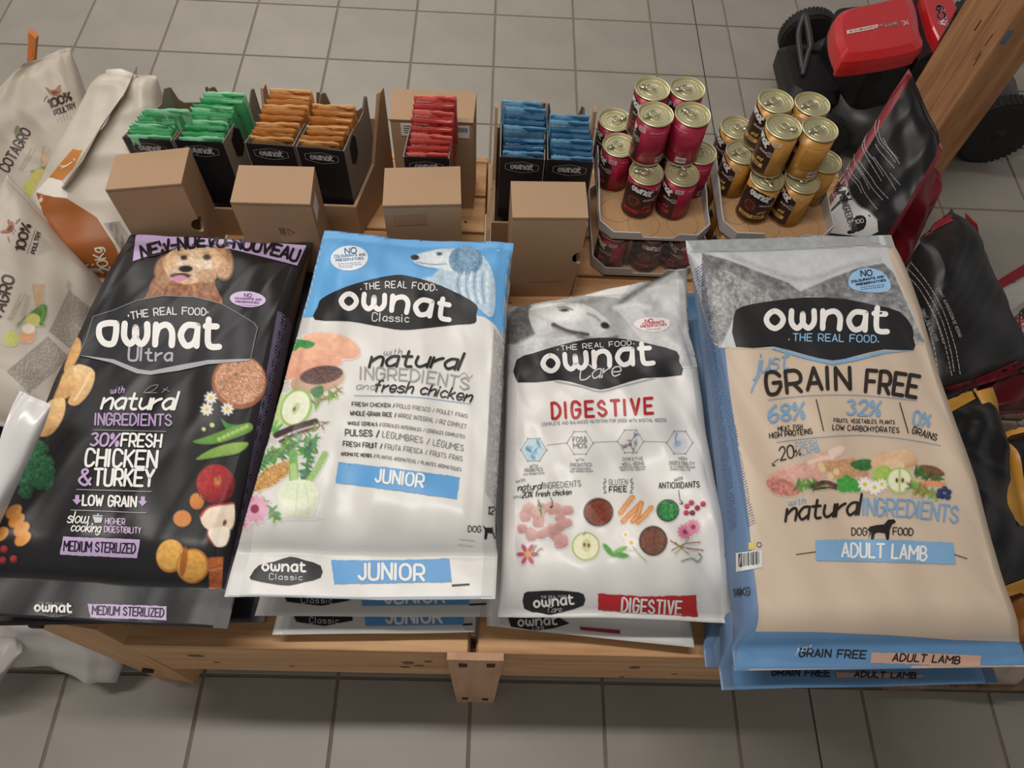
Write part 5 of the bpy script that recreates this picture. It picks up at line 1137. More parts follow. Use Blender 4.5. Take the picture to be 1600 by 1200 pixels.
D.ink(fill([(362, 1036), (500, 1046), (662, 1042), (668, 1110), (520, 1098), (363, 1086)], 5, rough=.7), (186, 38, 42), 'label_box', 1); D.ink(text('DIGESTIVE', [(435, 1089), (530, 1095), (616, 1100)], 40, 6.5, 0, 2.8, .3), (234, 228, 226))
D.ink(fill([(472, 208), (500, 192), (545, 190), (582, 198), (574, 226), (530, 234), (492, 226)], 5, 2), (236, 226, 228), 'round_label', 1); D.ink(text('NO', [(508, 207), (530, 205)], 11, 2.2), (186, 60, 76)); D.ink(text('COLOURANTS', [(500, 214), (565, 206)], 6.5, 1.4), (186, 60, 76)); D.ink(text('PRESERVATIVES', [(494, 222), (572, 215)], 6.5, 1.4), (186, 60, 76)); D.ink(micro((510, 224), (555, 222), (512, 230), 2, 1, 6), (190, 120, 130))
D.ink(micro((752, 880), (762, 876), (748, 925), 9, 2, 9, 1, 2), (90, 88, 92), 'small_lettering', 3)
D.flush()
D2 = Bag('pet_food_sack', 'lower white dog food sack showing half a black emblem under the red word sack', 'sack', under(D, ((760, 978), (1085, 1012)), .643), .034, .040, (214, 211, 208), bw=.97, s0=.05, w0=.12, seed=26, gusset=(206, 203, 200))
frame(750, 400, 1.967)
D2.ink(fill([(86, 1110), (170, 1095), (240, 1110), (275, 1130), (225, 1145), (170, 1152), (95, 1140)], 5), (34, 33, 35), 'logo_panel', 1); logo(D2, [(118, 1138), (235, 1132)], 18, 6, WHT); D2.ink(text('Care', [(160, 1150), (195, 1148)], 14, 1.8, .3, 1.2), (200, 200, 202)); D2.ink(fill([(305, 1140), (430, 1150), (430, 1162), (310, 1150)], 5), (150, 44, 50), 'label_box', 1)
D2.flush()

# ------------------------------------------------------------------ beige and blue sacks
TAN = (206, 186, 166)
G_ = Bag('pet_food_sack', 'beige dog food sack with grey mountain top and blue base, uppermost of its stack', 'sack', C([(1148, 1048), (1604, 1042), (1392, 368), (1072, 376)], [.79, .79, .865, .865]), .052, .048, TAN, n=7, bw=.94, s0=.045, s1=.035, w0=.07, w1=.20, wr=.0024, seed=31, gusset=(98, 124, 160), gusset2=TAN, nu=92, nv=150, rough=.45, bump=.08)
frame(1060, 350, 1.622)
p = Pic(G_, 'mountain_picture', 15, 15, 650, 330, TAN, 1.9)
p.poly([(15, 40), (200, 20), (510, 15), (560, 150), (625, 300), (400, 318), (105, 312), (60, 200)], (196, 198, 202), .05, 20, smooth=0)
p.poly([(15, 30), (260, 25), (505, 18), (510, 50), (300, 62), (40, 72)], (158, 162, 166), .10, 12, smooth=0); p.st([(40, 72), (270, 66), (512, 52)], 3, (120, 122, 126))
p.poly([(60, 75), (120, 90), (200, 120), (280, 150), (330, 190), (330, 215), (140, 240), (108, 312), (90, 300), (60, 200)], (112, 112, 114), .38, 9, (150, 150, 152), smooth=0); p.poly([(290, 180), (380, 140), (460, 110), (520, 100), (545, 125), (600, 250), (625, 300), (596, 304), (560, 230), (420, 195)], (112, 113, 116), .35, 10, (160, 160, 162), smooth=0)
p.poly([(90, 120), (180, 150), (240, 195), (150, 215), (100, 280)], (150, 150, 150), .4, 6); p.st([(130, 80), (260, 130), (330, 140), (430, 108), (510, 92)], 12, (176, 178, 182), True, .1, 10); p.done()
PG = [(140, 236), (160, 211), (235, 196), (330, 187), (420, 191), (500, 207), (560, 223), (592, 262), (594, 290), (595, 320), (520, 318), (450, 334), (390, 346), (320, 331), (240, 311), (146, 312)]
G_.ink(fill(PG, 4, 2), (38, 37, 39), 'logo_panel', 1); G_.ink(fill([(240, 314), (320, 334), (390, 349), (450, 338), (520, 322), (594, 322), (520, 329), (450, 347), (390, 358), (315, 341), (235, 318)], 5), (128, 172, 212), 'blue_swoosh', 2)
logo(G_, [(222, 266), (375, 266), (528, 274)], 44, 14, WHT); G_.ink(text('THE REAL FOOD', [(290, 297), (400, 299), (500, 302)], 18, 2.8, 0, 2.6), (138, 186, 226)); G_.ink(text('·', [(279, 296), (283, 296)], 5, 4), (138, 186, 226)); G_.ink(text('·', [(505, 302), (509, 302)], 5, 4), (138, 186, 226))
G_.ink(fill([(430, 148), (440, 125), (475, 112), (515, 122), (537, 150), (530, 172), (480, 174), (440, 165)], 5, 2), (150, 188, 222), 'round_label', 1); G_.ink(text('NO', [(462, 134), (490, 132)], 14, 2.6), (30, 40, 60)); G_.ink(text('COLOURANTS AND', [(438, 150), (520, 137)], 5, 1.7), (30, 40, 60)); G_.ink(text('PRESERVATIVES', [(450, 158), (525, 146)], 5, 1.7), (30, 40, 60)); G_.ink(micro((460, 160), (522, 152), (462, 170), 2, 1.2, 7), (60, 80, 110))
DB = (48, 40, 38); LB = (126, 164, 200)
G_.ink(text('just', [(192, 380), (276, 366)], 50, 4.6, .35, 1.4), LB); G_.ink(line([(205, 380), (190, 410), (184, 426)], 4.2, True), LB)
G_.ink(text('GRAIN', [(224, 432), (330, 422), (434, 418)], 54, 9.5, 0, 2.5, .4), DB); G_.ink(text('FREE', [(473, 424), (540, 430), (600, 440)], 54, 9.5, 0, 2.6, .4), DB)
G_.ink(line([(225, 447), (330, 436), (460, 435), (602, 448)], 1.6, True), (130, 160, 190), 'rule_line')
G_.ink(text('68%', [(229, 503), (319, 493)], 40, 6.5, .05, 2.2), LB); G_.ink(text('32%', [(426, 483), (508, 487)], 36, 6.2, .05, 2.2), LB); G_.ink(text('0%', [(593, 511), (634, 513)], 38, 5.5, .08, 2.2, h2=28), LB)
G_.ink(text('MEAT, FISH', [(252, 526), (314, 519)], 11, 1.9), DB); G_.ink(text('HIGH PROTEINS', [(231, 544), (339, 532)], 13.5, 2.4), DB); G_.ink(text('FRUITS, VEGETABLES, PLANTS', [(392, 503), (547, 508)], 9.5, 1.6), DB); G_.ink(text('LOW CARBOHYDRATES', [(389, 522), (558, 530)], 13, 2.2), DB); G_.ink(text('GRAINS', [(590, 530), (652, 550)], 16, 2.6), DB)
G_.ink(line([(348, 446), (367, 524)], 2.6), DB, 'rule_line'); G_.ink(line([(559, 454), (581, 530)], 2.6), DB, 'rule_line'); G_.ink(line([(247, 554), (350, 542), (460, 536), (560, 544), (664, 562)], 1.6, True), (130, 160, 190), 'rule_line')
G_.ink(text('20', [(258, 600), (293, 592)], 32, 3.6, .1, 2.4), DB); G_.ink(text('%', [(296, 590), (309, 587)], 16, 2.2, .1), DB); G_.ink(text('FRESH', [(297, 572), (351, 562)], 17, 2.2), (150, 178, 206)); G_.ink(text('LAMB', [(313, 586), (358, 576)], 15, 2.0), (150, 178, 206)); G_.ink(line([(254, 596), (242, 604), (238, 614), (246, 612), (238, 614), (236, 606)], 1.8), DB)
p = Pic(G_, 'food_picture', 215, 558, 700, 702, TAN)
p.poly([(222, 650), (260, 620), (330, 600), (360, 580), (415, 568), (420, 580), (385, 600), (370, 640), (320, 670), (290, 688), (240, 680)], (226, 182, 168), .14, 10, (206, 150, 136)); p.poly([(224, 650), (262, 645), (310, 672), (290, 690), (240, 682)], (196, 128, 116), .3, 7); p.el(400, 575, 22, 10, (232, 204, 190), -20); p.st([(330, 605), (360, 595), (390, 590)], 10, (238, 204, 188), True, .08)
for a, b in (((360, 612), (440, 602)), ((365, 622), (455, 615)), ((385, 640), (475, 633)), ((400, 628), (470, 626))): p.st([a, b], 17, (196, 150, 110), False, .15); p.el(a[0], a[1], 8, 9, (226, 196, 160))
p.poly([(436, 606), (470, 596), (500, 604), (480, 625), (450, 622)], (60, 112, 60), .25, 6); p.el(520, 600, 34, 22, (224, 182, 146), -20, .06, 9); p.el(570, 596, 36, 24, (222, 186, 150), 10, .06, 9, (196, 156, 120)); p.el(545, 615, 28, 20, (230, 196, 160), 0, .06, 9)
p.el(517, 636, 26, 25, (170, 196, 96), 0, .08, 8, (130, 164, 70)); p.el(560, 650, 34, 33, (160, 190, 90)); p.el(560, 650, 29, 29, (234, 232, 200), 0, .04); p.st([(560, 622), (560, 678)], 5, (176, 192, 110)); p.el(553, 650, 3.5, 6, (90, 60, 30)); p.el(568, 650, 3.5, 6, (90, 60, 30))
p.poly([(610, 612), (650, 615), (675, 634), (655, 642), (620, 632)], (120, 86, 62), .3, 6); p.sprig([(600, 625), (630, 640), (665, 645)], (70, 96, 56), 26, 12, 4); p.st([(600, 662), (640, 658), (672, 662)], 14, (222, 150, 110), True, .1); p.sprig([(590, 668), (620, 676), (660, 690)], (128, 150, 80), 40, 14, 5)
p.sprig([(300, 665), (340, 660), (360, 668)], (80, 130, 66), 22, 14, 6); p.st([(340, 665), (370, 655), (400, 664)], 11, (96, 66, 58), True, .4); p.st([(345, 673), (380, 668), (400, 672)], 5, (76, 52, 46), True, .4)
for cx, cy in ((415, 655), (430, 648), (445, 658), (430, 668), (415, 670), (450, 670)): p.el(cx, cy, 15, 10, (70, 156, 70), (cx*7) % 90, .2, 4)
for cx, cy, r in ((472, 660, 18), (497, 668, 18), (515, 660, 15)): p.flower(cx, cy, r, (240, 240, 236), (232, 190, 50))
for cx, cy in ((662, 678), (674, 672), (684, 680), (670, 690), (682, 692), (660, 688)): p.el(cx, cy, 8, 8, (54, 68, 110), 0, .1, 4, (30, 40, 70))
p.done()
G_.ink(text('with', [(278, 714), (320, 709)], 17, 2.2, .3), LB); G_.ink(text('natural', [(270, 754), (366, 744), (460, 736)], 50, 6.5, .25, 1.3), (40, 34, 34)); G_.ink(text('INGREDIENTS', [(467, 737), (590, 743), (705, 758)], 41, 5.4, 0, 2.0), LB)
G_.ink(text('DOG', [(438, 789), (477, 789)], 18, 2.6), (40, 34, 34)); G_.ink(text('FOOD', [(542, 788), (593, 790)], 18, 2.6), (40, 34, 34))
G_.ink(fill([(478, 776), (484, 768), (500, 764), (520, 762), (530, 750), (545, 749), (550, 756), (540, 762), (534, 776), (532, 800), (526, 802), (522, 784), (504, 782), (496, 786), (494, 800), (487, 800), (488, 780), (484, 790), (480, 800), (484, 780)], 6), (36, 30, 30), 'dog_mark', 2)
G_.ink(fill([(347, 801), (500, 799), (695, 808), (702, 863), (520, 857), (348, 854)], 5, rough=.6), (128, 170, 208), 'label_box', 1); G_.ink(text('ADULT LAMB', [(413, 844), (520, 846), (627, 852)], 34, 5.6, 0, 2.3, .3), (232, 232, 232)); G_.ink(line([(297, 838), (347, 831)], 2), (60, 52, 50)); G_.ink(line([(697, 838), (730, 849)], 2), (60, 52, 50))
G_.ink(fill([(10, 45), (15, 18), (260, 8), (530, -2), (545, 60), (500, 60), (260, 66), (20, 80)], 3), (158, 162, 166), 'grey_top_band', 0)
G_.ink(fill([(185, 1033), (350, 1034), (530, 1042), (700, 1054), (890, 1060), (890, 1140), (700, 1150), (480, 1145), (300, 1145), (142, 1135), (150, 1075), (165, 1050)], 5), (98, 142, 186), 'blue_base', 0)
G_.ink(text('just', [(296, 1086), (337, 1080)], 22, 2, .35, 1.4), (206, 212, 220)); G_.ink(text('GRAIN FREE', [(305, 1096), (390, 1098), (472, 1101)], 19, 3.6, .12, 2.3), (28, 26, 30)); G_.ink(fill([(487, 1086), (620, 1088), (766, 1094), (764, 1122), (620, 1117), (486, 1112)], 5, rough=.6), (198, 158, 140), 'label_box', 1); G_.ink(text('ADULT LAMB', [(541, 1107), (630, 1110), (710, 1115)], 18, 3.6, .2, 2.3), (30, 26, 28))
G_.ink(micro((44, 112), (64, 98), (132, 780), 96, 1.5, 41, .95, 3), (72, 96, 132), 'small_lettering', 3); G_.ink(micro((66, 215), (84, 205), (176, 770), 84, 1.5, 42, .95, 3), (76, 100, 136), 'small_lettering', 3)
G_.ink(fill([(147, 834), (212, 826), (212, 870), (148, 882)], 5), (214, 214, 214), 'barcode_field', 1)
vv, ff = [], []; xx = 156; rn = random.Random(9)
while xx < 206:
    w = rn.choice((1.2, 2, 3)); v, f = line([(xx, 837-(xx-147)*.12), (xx, 870-(xx-147)*.16)], w); kk = len(vv); vv += v; ff += [tuple(i+kk for i in q) for q in f]; xx += w+1.8
G_.ink((vv, ff), (30, 30, 34), 'barcode', 2); G_.ink(text('14KG', [(141, 944), (182, 940)], 19, 2.8, .05), (26, 30, 40)); G_.ink(fill([(178, 808), (192, 806), (192, 824), (178, 826)], 6), (206, 186, 60), 'recycling_mark', 1); G_.ink(line(oval(204, 813, 6, 6, 0, 12).tolist(), 1.6, closed=True), (30, 34, 44))
G_.flush()
lowg = []
for (z, f, lab, by, sd) in ((.708, ((1128, 1078), (1560, 1068)), 'middle beige and blue sack of the stack, its blue base lettered GRAIN FREE', 0, 34), (.637, ((1102, 1042), (1470, 1064)), 'lowest beige and blue sack of the stack at the bench edge', 1, 35)):
    c = under(G_, f, z); 
    b = Bag('pet_food_sack', lab, 'sack', c, .034, .034, (98, 142, 186) if not by else (120, 140, 166), n=7, bw=.94, s0=.05, s1=.04, w0=.06, w1=.1, seed=sd, gusset=(92, 118, 152)); lowg.append(b)
    if not by:
        frame(1060, 350, 1.622)
        b.ink(text('GRAIN FREE', [(236, 1144), (382, 1147)], 18, 3.6, .12, 2.3), (28, 26, 30)); b.ink(fill([(398, 1136), (620, 1142), (620, 1150), (400, 1150)], 5), (190, 150, 134), 'label_box', 1); b.ink(text('ADULT LAMB', [(445, 1148), (600, 1152)], 14, 3, .2, 2.3), (30, 26, 28))
        b.flush()
# ================================================================== sacks leaning at the left
CREAM = (178, 166, 152)
K1 = Bag('feed_sack', 'upright cream feed sack with 100% POULTRY print and an orange tab, back left', 'sack', C([(-210, 430), (215, 430), (109, 74), (36, 100)], [.45, .50, .74, .78]), .05, .05, CREAM, n=4, bw=1.0, s0=.02, s1=.02, w0=.1, w1=.25, wr=.0035, seed=51, rough=.42)
frame(0, 30, 2.79)
MAR = (58, 34, 28)
def chicken(b, cx, cy, k, a, c1=(150, 100, 74), c2=(110, 62, 44)):
    ca, sa = math.cos(a), math.sin(a); R = lambda P: [(cx+k*(x*ca-y*sa), cy+k*(x*sa+y*ca)) for x, y in P]
    b.ink(fill(R([(-38, -18), (-26, -14), (-10, -2), (10, -4), (24, -22), (36, -24), (34, -10), (38, 2), (24, 18), (4, 22), (-14, 16), (-26, 2)]), 6), c1, 'hen_mark', 1); b.ink(fill(R([(-8, 2), (14, 2), (24, 8), (6, 16), (-8, 12)]), 6), c2, 'hen_mark', 2); b.ink(line(R([(0, 20), (-2, 34), (-8, 36)]), 2.2), c2, 'hen_mark', 2); b.ink(line(R([(12, 20), (12, 34), (8, 36)]), 2.2), c2, 'hen_mark', 2); b.ink(line(R([(-40, 34), (-30, 24), (-44, 44)]), 5), c1, 'hen_mark', 1); b.ink(line(R([(40, 14), (66, 16), (50, 12)]), 5), c1, 'hen_mark', 1)
def veg(b, x0, y0, x1, y1, o, k, ang=0):
    pass
chicken(K1, 232, 312, .95, -.05); K1.ink(text('100%', [(216, 388), (312, 352)], 34, 7.5, 0, 2), MAR); K1.ink(text('POULTRY', [(240, 420), (331, 386)], 21, 4.2, 0, 2), MAR); K1.ink(line([(238, 395), (325, 362)], 1.6), MAR, 'rule_line')
for k in range(7): K1.ink(line([(245+k*14, 432-k*7), (250+k*14+6, 452-k*4)], 1.2), (140, 124, 110), 'wheat_mark')
K1.ink(text('COTAGRO', [(36, 668), (136, 492)], 44, 7, 0, 2.2), MAR); K1.ink(fill([(72, 515), (60, 490), (75, 462), (88, 480), (84, 505)], 6, 2), (110, 120, 84), 'leaf_mark', 1); K1.ink(micro((78, 655), (136, 560), (100, 664), 3, 1.5, 3), (140, 126, 112))
K1.flush()
p = Pic(K1, 'food_picture', 90, 550, 240, 780, CREAM)
p.st([(180, 640), (185, 600), (190, 560)], 9, (176, 140, 100), True, .2); p.st([(200, 640), (205, 600), (208, 570)], 9, (190, 150, 104), True, .2); p.st([(140, 665), (190, 648), (215, 660), (222, 690)], 9, (86, 116, 60), True, .2); p.sprig([(140, 680), (190, 655), (225, 690)], (92, 124, 64), 16, 14, 2); p.el(170, 690, 34, 40, (178, 166, 90), 20, .08); p.el(130, 735, 26, 36, (172, 170, 90), 0, .08); p.el(200, 690, 20, 22, (200, 140, 110)); p.done()
m = MB(); a = [bp(42, 102, .745), bp(53, 98, .745), bp(56, 60, .80), bp(44, 50, .80)]
m.hexa(a, [q_+np.array([.004, .012, .002]) for q_ in a]); m.build('orange_tab', film('orange_tab', (190, 112, 52), .4), K1.root)
K2 = Bag('feed_sack', 'cream feed sack with small print panel lying at the left edge, beside the black sack', 'sack', C([(-190, 620), (92, 690), (182, 468), (12, 272)], [.76, .66, .60, .80]), .06, .06, (176, 166, 154), n=3.4, bw=1.0, s0=.02, s1=.02, w0=.2, w1=.2, wr=.0042, seed=53, rough=.42)
frame(0, 290, 2.925)
chicken(K2, 36, 196, 1.0, -.9); K2.ink(text('100%', [(106, 305), (138, 184)], 40, 8, 0, 2), MAR); K2.ink(text('POULTRY', [(158, 314), (186, 216)], 20, 4.4, 0, 2), MAR); K2.ink(line([(122, 312), (160, 200)], 1.8), MAR, 'rule_line')
for k in range(9): K2.ink(line([(172+k*8, 318-k*3), (186+k*6, 230+k*6)], 1.3), (146, 132, 120), 'wheat_mark')
K2.ink(text('COTAGRO', [(-60, 680), (10, 590), (66, 422)], 52, 9, 0, 2.2), MAR); K2.ink(micro((30, 612), (92, 488), (56, 618), 3, 1.8, 3), (140, 128, 110)); K2.ink(micro((90, 600), (118, 500), (112, 604), 2, 1.8, 4), (140, 128, 110))
K2.ink(micro((312, 478), (430, 575), (222, 668), 34, 2.0, 11, .9, 6), (86, 78, 74), 'small_lettering'); K2.ink(micro((218, 690), (320, 790), (30, 850), 36, 2.2, 12, .9, 6), (70, 64, 62), 'small_lettering'); K2.ink(micro((306, 430), (330, 450), (300, 470), 6, 1.6, 13), (120, 110, 104), 'small_lettering')
K2.flush()
p = Pic(K2, 'food_picture', 10, 445, 235, 745, (176, 166, 154))
for k in range(5): p.st([(168+k*9, 560), (160+k*9, 510), (150+k*12, 455)], 6, (170, 126, 86), True, .2)
p.poly([(130, 590), (180, 550), (210, 545), (215, 580), (195, 640), (175, 630), (165, 590)], (72, 112, 56), .25, 6); p.st([(80, 640), (120, 600), (170, 575)], 8, (86, 120, 60), True, .2); p.el(150, 615, 34, 30, (190, 182, 110), -20, .08); p.el(50, 700, 36, 36, (176, 178, 90), 0, .08); p.el(125, 690, 36, 30, (206, 150, 116), -20, .08); p.el(130, 655, 30, 22, (220, 206, 190), 0, .06)
for k in range(8): p.el(196+4*math.sin(k), 560+k*11, 6, 6, (90, 140, 60))
p.done()
# orange and white sack standing on its gusset
K3 = Bag('feed_sack', 'white and orange 20 Kg feed sack with a standing seam, behind the black sack', 'sack', C([(0, 420), (275, 450), (246, 120), (166, 112)], [.64, .60, .86, .86]), .055, .05, (196, 186, 172), n=3.2, bw=1.04, s0=.02, s1=.01, w0=.12, w1=.1, wr=.004, seed=57, rough=.42)
frame(0, 30, 2.79)
K3.ink(fill([(158, 758), (235, 775), (292, 782), (345, 815), (422, 864), (500, 985), (556, 1115), (450, 1180), (300, 1040), (200, 880)], 8), (150, 84, 34), 'orange_panel', 0)
K3.ink(fill([(318, 566), (360, 572), (318, 650), (272, 702), (214, 690), (262, 630)], 8), (190, 122, 58), 'orange_band', 0)
K3.ink(fill([(158, 752), (214, 690), (268, 704), (288, 735), (298, 780), (235, 775)], 5), (224, 217, 207), 'white_flap', 0)
K3.ink(line([(262, 640), (290, 640), (318, 622), (296, 638), (270, 650)], 4), (236, 226, 214), 'hen_mark', 2)
K3.ink(text('20Kg', [(486, 1098), (440, 995)], 44, 7, 0, 2, up=(-1, .15)), (226, 208, 190)); K3.ink(micro((520, 880), (600, 1000), (450, 890), 12, 2, 5), (110, 100, 94), 'small_lettering'); K3.ink(micro((470, 900), (560, 1070), (500, 880), 8, 2, 6), (110, 100, 94), 'small_lettering')
K3.flush()
# standing seam fin over the sack
pts = np.array([(608, 232), (540, 330), (440, 480), (350, 610), (272, 738)], float); P0 = K3.on(Q(pts), .001); P1 = K3.on(Q(pts+[(26, 6)]*5), .024)
V = []; F = []
for i in range(5): V += [P0[i], P1[i], P1[i]+K3.N*.0012, P0[i]+K3.N*.0012]
for i in range(4):
    for k in range(4): F.append((4*i+k, 4*i+(k+1) % 4, 4*i+4+(k+1) % 4, 4*i+4+k))
mesh_obj('standing_seam', V, F, film('seam_film', (166, 152, 138)), K3.root)
m = MB(); a, b_ = bp(170, 117, .875), bp(212, 122, .875); m.tube([a, (a+b_)/2+np.array([0, 0, .003]), b_], [.012, .014, .008], 12); m.build('rolled_top', film('roll_film', (214, 206, 194)), K3.root, True)
W1 = Bag('white_sack', 'top corner of a plain glossy white sack in the left foreground', 'sack', C([(-60, 905), (-25, 860), (79, 632), (30, 610)], [.80, .80, .90, .90]), .02, .02, (214, 211, 210), n=3, bw=1.1, s0=.01, s1=.01, w0=.2, w1=.25, wr=.004, seed=61, rough=.22)
W2 = Bag('white_sack', 'white plastic sack stored under the bench behind the slanted leg', 'sack', C([(-60, 1010), (185, 1062), (205, 985), (20, 925)], [.08, .06, .20, .26]), .04, .05, (196, 190, 186), n=3, bw=1.0, s0=.0, s1=.0, w0=.3, w1=.3, wr=.006, seed=63, rough=.4)
W3 = Bag('white_sack', 'grey white sack at the lower left corner, beside the pallet end', 'sack', C([(-90, 1075), (8, 1052), (38, 1012), (-60, 1000)], [.10, .10, .22, .22]), .05, .04, (176, 170, 166), n=3, bw=1.0, s0=.0, s1=.0, w0=.3, w1=.3, wr=.010, seed=65, rough=.4)
B1 = Bag('blue_sack', 'dark blue sack just showing below the small print of the cream sack', 'sack', C([(-60, 760), (60, 740), (60, 650), (-40, 610)], [.52, .52, .56, .56]), .03, .03, (34, 52, 76), n=3, bw=1.0, wr=.006, seed=66, rough=.4)
pal = thing('pallet', 'old wooden pallet end on the floor at the lower left under the white sacks', 'pallet', (-1.05, -2.25, 0))
OLD = wood('old_wood', (92, 72, 56), (136, 112, 90), 'x', .8); OLDD = wood('old_wood_dark', (70, 54, 44), (108, 88, 72), 'x', .85)
for y in (-2.24, -2.12, -2.0): MB().box(-1.45, -.80, y-.045, y+.045, .0, .02, .003).build('bottom_board', OLDD, pal)
for x in (-1.40, -1.1, -.85):
    for y in (-2.23, -2.0): MB().box(x-.04, x+.04, y-.05, y+.05, .02, .095, .004).build('block', OLDD, pal)
for k in range(4): MB().box(-1.45, -.80, -2.285+k*.11, -2.195+k*.11, .095, .115, .003).build('deck_board', OLD, pal)

# ================================================================== sacks at the right
SCUR = (22, 21, 24); CRIM = (128, 28, 40)
def wtext(b, a, c, d, rows, w, seed, dens=.9, words=7): b.ink(micro(a, c, d, rows, w, seed, dens, words), (178, 174, 174), 'small_lettering', 2)
R1 = Bag('pet_food_sack', 'black and white sack with crimson edges leaning behind the yellow tins', 'sack', C([(1262, 366), (1366, 408), (1474, 232), (1420, 108)], [.64, .60, .80, .86]), .035, .035, SCUR, n=4, bw=1.02, s0=.0, s1=.03, w0=.30, w1=.16, wr=.005, seed=71, rough=.42, gusset=CRIM)
frame(1270, 90, 2.353)
R1.ink(fill([(150, 290), (165, 262), (175, 300), (128, 400), (120, 440), (142, 508), (172, 545), (206, 562), (236, 590), (240, 640), (200, 660), (20, 640), (30, 480), (60, 440)], 8), (214, 211, 210), 'white_panel', 0)
R1.ink(line([(160, 280), (126, 395), (118, 440), (140, 508), (172, 546), (206, 564), (238, 596)], 5, True), (120, 118, 122), 'grey_edge', 1)
R1.ink(fill([(346, 30), (360, 42), (330, 96), (250, 190), (170, 278), (150, 288), (165, 255), (250, 150)], 8), CRIM, 'crimson_edge', 1)
R1.ink(text('natural', [(62, 440), (108, 530)], 34, 5, .2, 1.4, up=(1, -.45)), (30, 28, 30)); R1.ink(text('INGREDIENTS', [(104, 535), (140, 640)], 24, 3.2, 0, 2), (90, 88, 90))
R1.ink(fill([(148, 600), (160, 582), (186, 582), (196, 600), (186, 630), (150, 640), (142, 620)], 6, 2), (26, 25, 27), 'emblem', 1); R1.ink(text('100', [(154, 612), (186, 606)], 14, 2.4), (200, 198, 198)); p = Pic(R1, 'food_picture', 40, 420, 90, 560, (214, 211, 210)); p.el(62, 520, 16, 22, (150, 96, 60), 0, .2); p.el(56, 450, 14, 20, (212, 160, 140), 0, .1); p.sprig([(50, 540), (60, 520), (70, 500)], (90, 120, 70), 8, 10, 3); p.done()
frame(1280, 188, 6.42)
for k, pts in enumerate((((580, 0), (562, 110), (600, 220), (700, 340), (790, 460)), ((612, 0), (590, 100), (622, 200), (720, 325), (805, 440)), ((560, 240), (600, 310), (680, 400), (760, 490)), ((520, 70), (465, 200), (470, 300), (540, 400), (650, 575)),
    ((475, 150), (440, 250), (450, 320), (520, 450), (620, 610)), ((540, 370), (620, 480), (700, 590), (770, 710)), ((710, 530), (760, 590), (820, 660)), ((400, 400), (440, 470), (520, 580), (570, 660), (700, 800)),
    ((365, 330), (360, 420), (420, 510), (500, 640), (560, 720), (640, 810)), ((330, 350), (310, 450), (330, 540), (400, 620), (460, 740), (590, 910)), ((300, 430), (300, 550), (380, 650), (430, 750)), ((350, 440), (420, 540), (500, 690)), ((640, 180), (700, 290), (810, 410)))):
    R1.ink(dashes(pts, 8, 20+k), (160, 156, 156), 'small_lettering', 2)
frame(1270, 90, 2.353)
R1.flush()
RG = Bag('side', 'x', 'x', C([(1366, 368), (1412, 432), (1468, 292), (1456, 226)], [.62, .50, .68, .78]), .012, .012, (122, 26, 38), n=3, bw=1.0, s0=.02, s1=.02, w0=.2, w1=.2, wr=.006, seed=73, rough=.34, root=R1.root, body='crimson_gusset', nu=24, nv=40)
R2 = Bag('pet_food_sack', 'black sack with white print columns and crimson hems, right of the beige sack', 'sack', C([(1432, 640), (1596, 580), (1486, 326), (1438, 372)], [.52, .46, .66, .68]), .06, .05, (21, 20, 22), n=4, bw=1.03, s0=.03, s1=.03, w0=.12, w1=.2, wr=.004, seed=75, rough=.42, gusset=(30, 28, 30))
frame(1270, 90, 2.353)
R2.ink(fill([(490, 555), (516, 602), (460, 628), (408, 660), (425, 615)], 7), (144, 34, 46), 'crimson_hem', 1); R2.ink(fill([(752, 1112), (764, 1150), (660, 1190), (480, 1240), (470, 1215), (600, 1178)], 8), (144, 34, 46), 'crimson_hem', 1)
R2.ink(text('OWNAT, ALIMENTACION DE VERDAD', [(456, 850), (496, 935), (536, 1030)], 11, 2.0), (150, 146, 148)); R2.ink(text('OWNAT, THE REAL FOOD', [(402, 928), (425, 985), (450, 1045)], 11, 2.0), (150, 146, 148))
for k, pts in enumerate((((362, 752), (430, 840), (480, 940), (520, 1060), (540, 1165)), ((352, 775), (415, 850), (470, 960), (505, 1080), (520, 1170)), ((348, 800), (400, 860), (450, 960), (480, 1060)), ((352, 850), (395, 915), (440, 1040), (462, 1180)), ((348, 880), (385, 940), (425, 1060), (440, 1150)), ((400, 860), (440, 930), (480, 1040), (510, 1170)))):
    R2.ink(dashes(pts, 3.4, 60+k, 14), (158, 154, 154), 'small_lettering', 2)
R2.flush()
R3 = Bag('pet_food_sack', 'crimson top corner of a sack standing behind the black sack with print columns', 'sack', C([(1530, 470), (1545, 462), (1527, 350), (1507, 330)], [.22, .22, .44, .45]), .012, .012, (150, 36, 48), n=3, bw=1.0, s0=.0, s1=.0, wr=.003, seed=77, rough=.35)
R7 = Bag('pet_food_sack', 'dark crimson sack lying between the black and the yellow trimmed sacks', 'sack', C([(1500, 655), (1640, 640), (1610, 545), (1545, 560)], [.42, .42, .46, .46]), .03, .25, (92, 22, 30), n=3, bw=1.0, wr=.008, seed=79, rough=.4)
R8 = Bag('pet_food_sack', 'black sack with white print at the far right edge', 'sack', C([(1570, 590), (1690, 560), (1650, 440), (1578, 500)], [.46, .46, .50, .50]), .05, .05, (30, 29, 31), n=3.4, bw=1.0, wr=.006, seed=81, rough=.3, gusset=CRIM)
frame(1270, 90, 2.353)
for k in range(7): R8.ink(micro((716+k*14, 950-k*16), (735+k*12, 1030-k*6), (722+k*14, 946-k*16), 1, 3.2, 80+k, .95, 5), (176, 172, 172), 'small_lettering', 2)
R8.flush()
m = thing('pet_food_sack', 'crimson and white sack flap sticking out at the right edge', 'sack', tuple(bp(1580, 450, .45)))
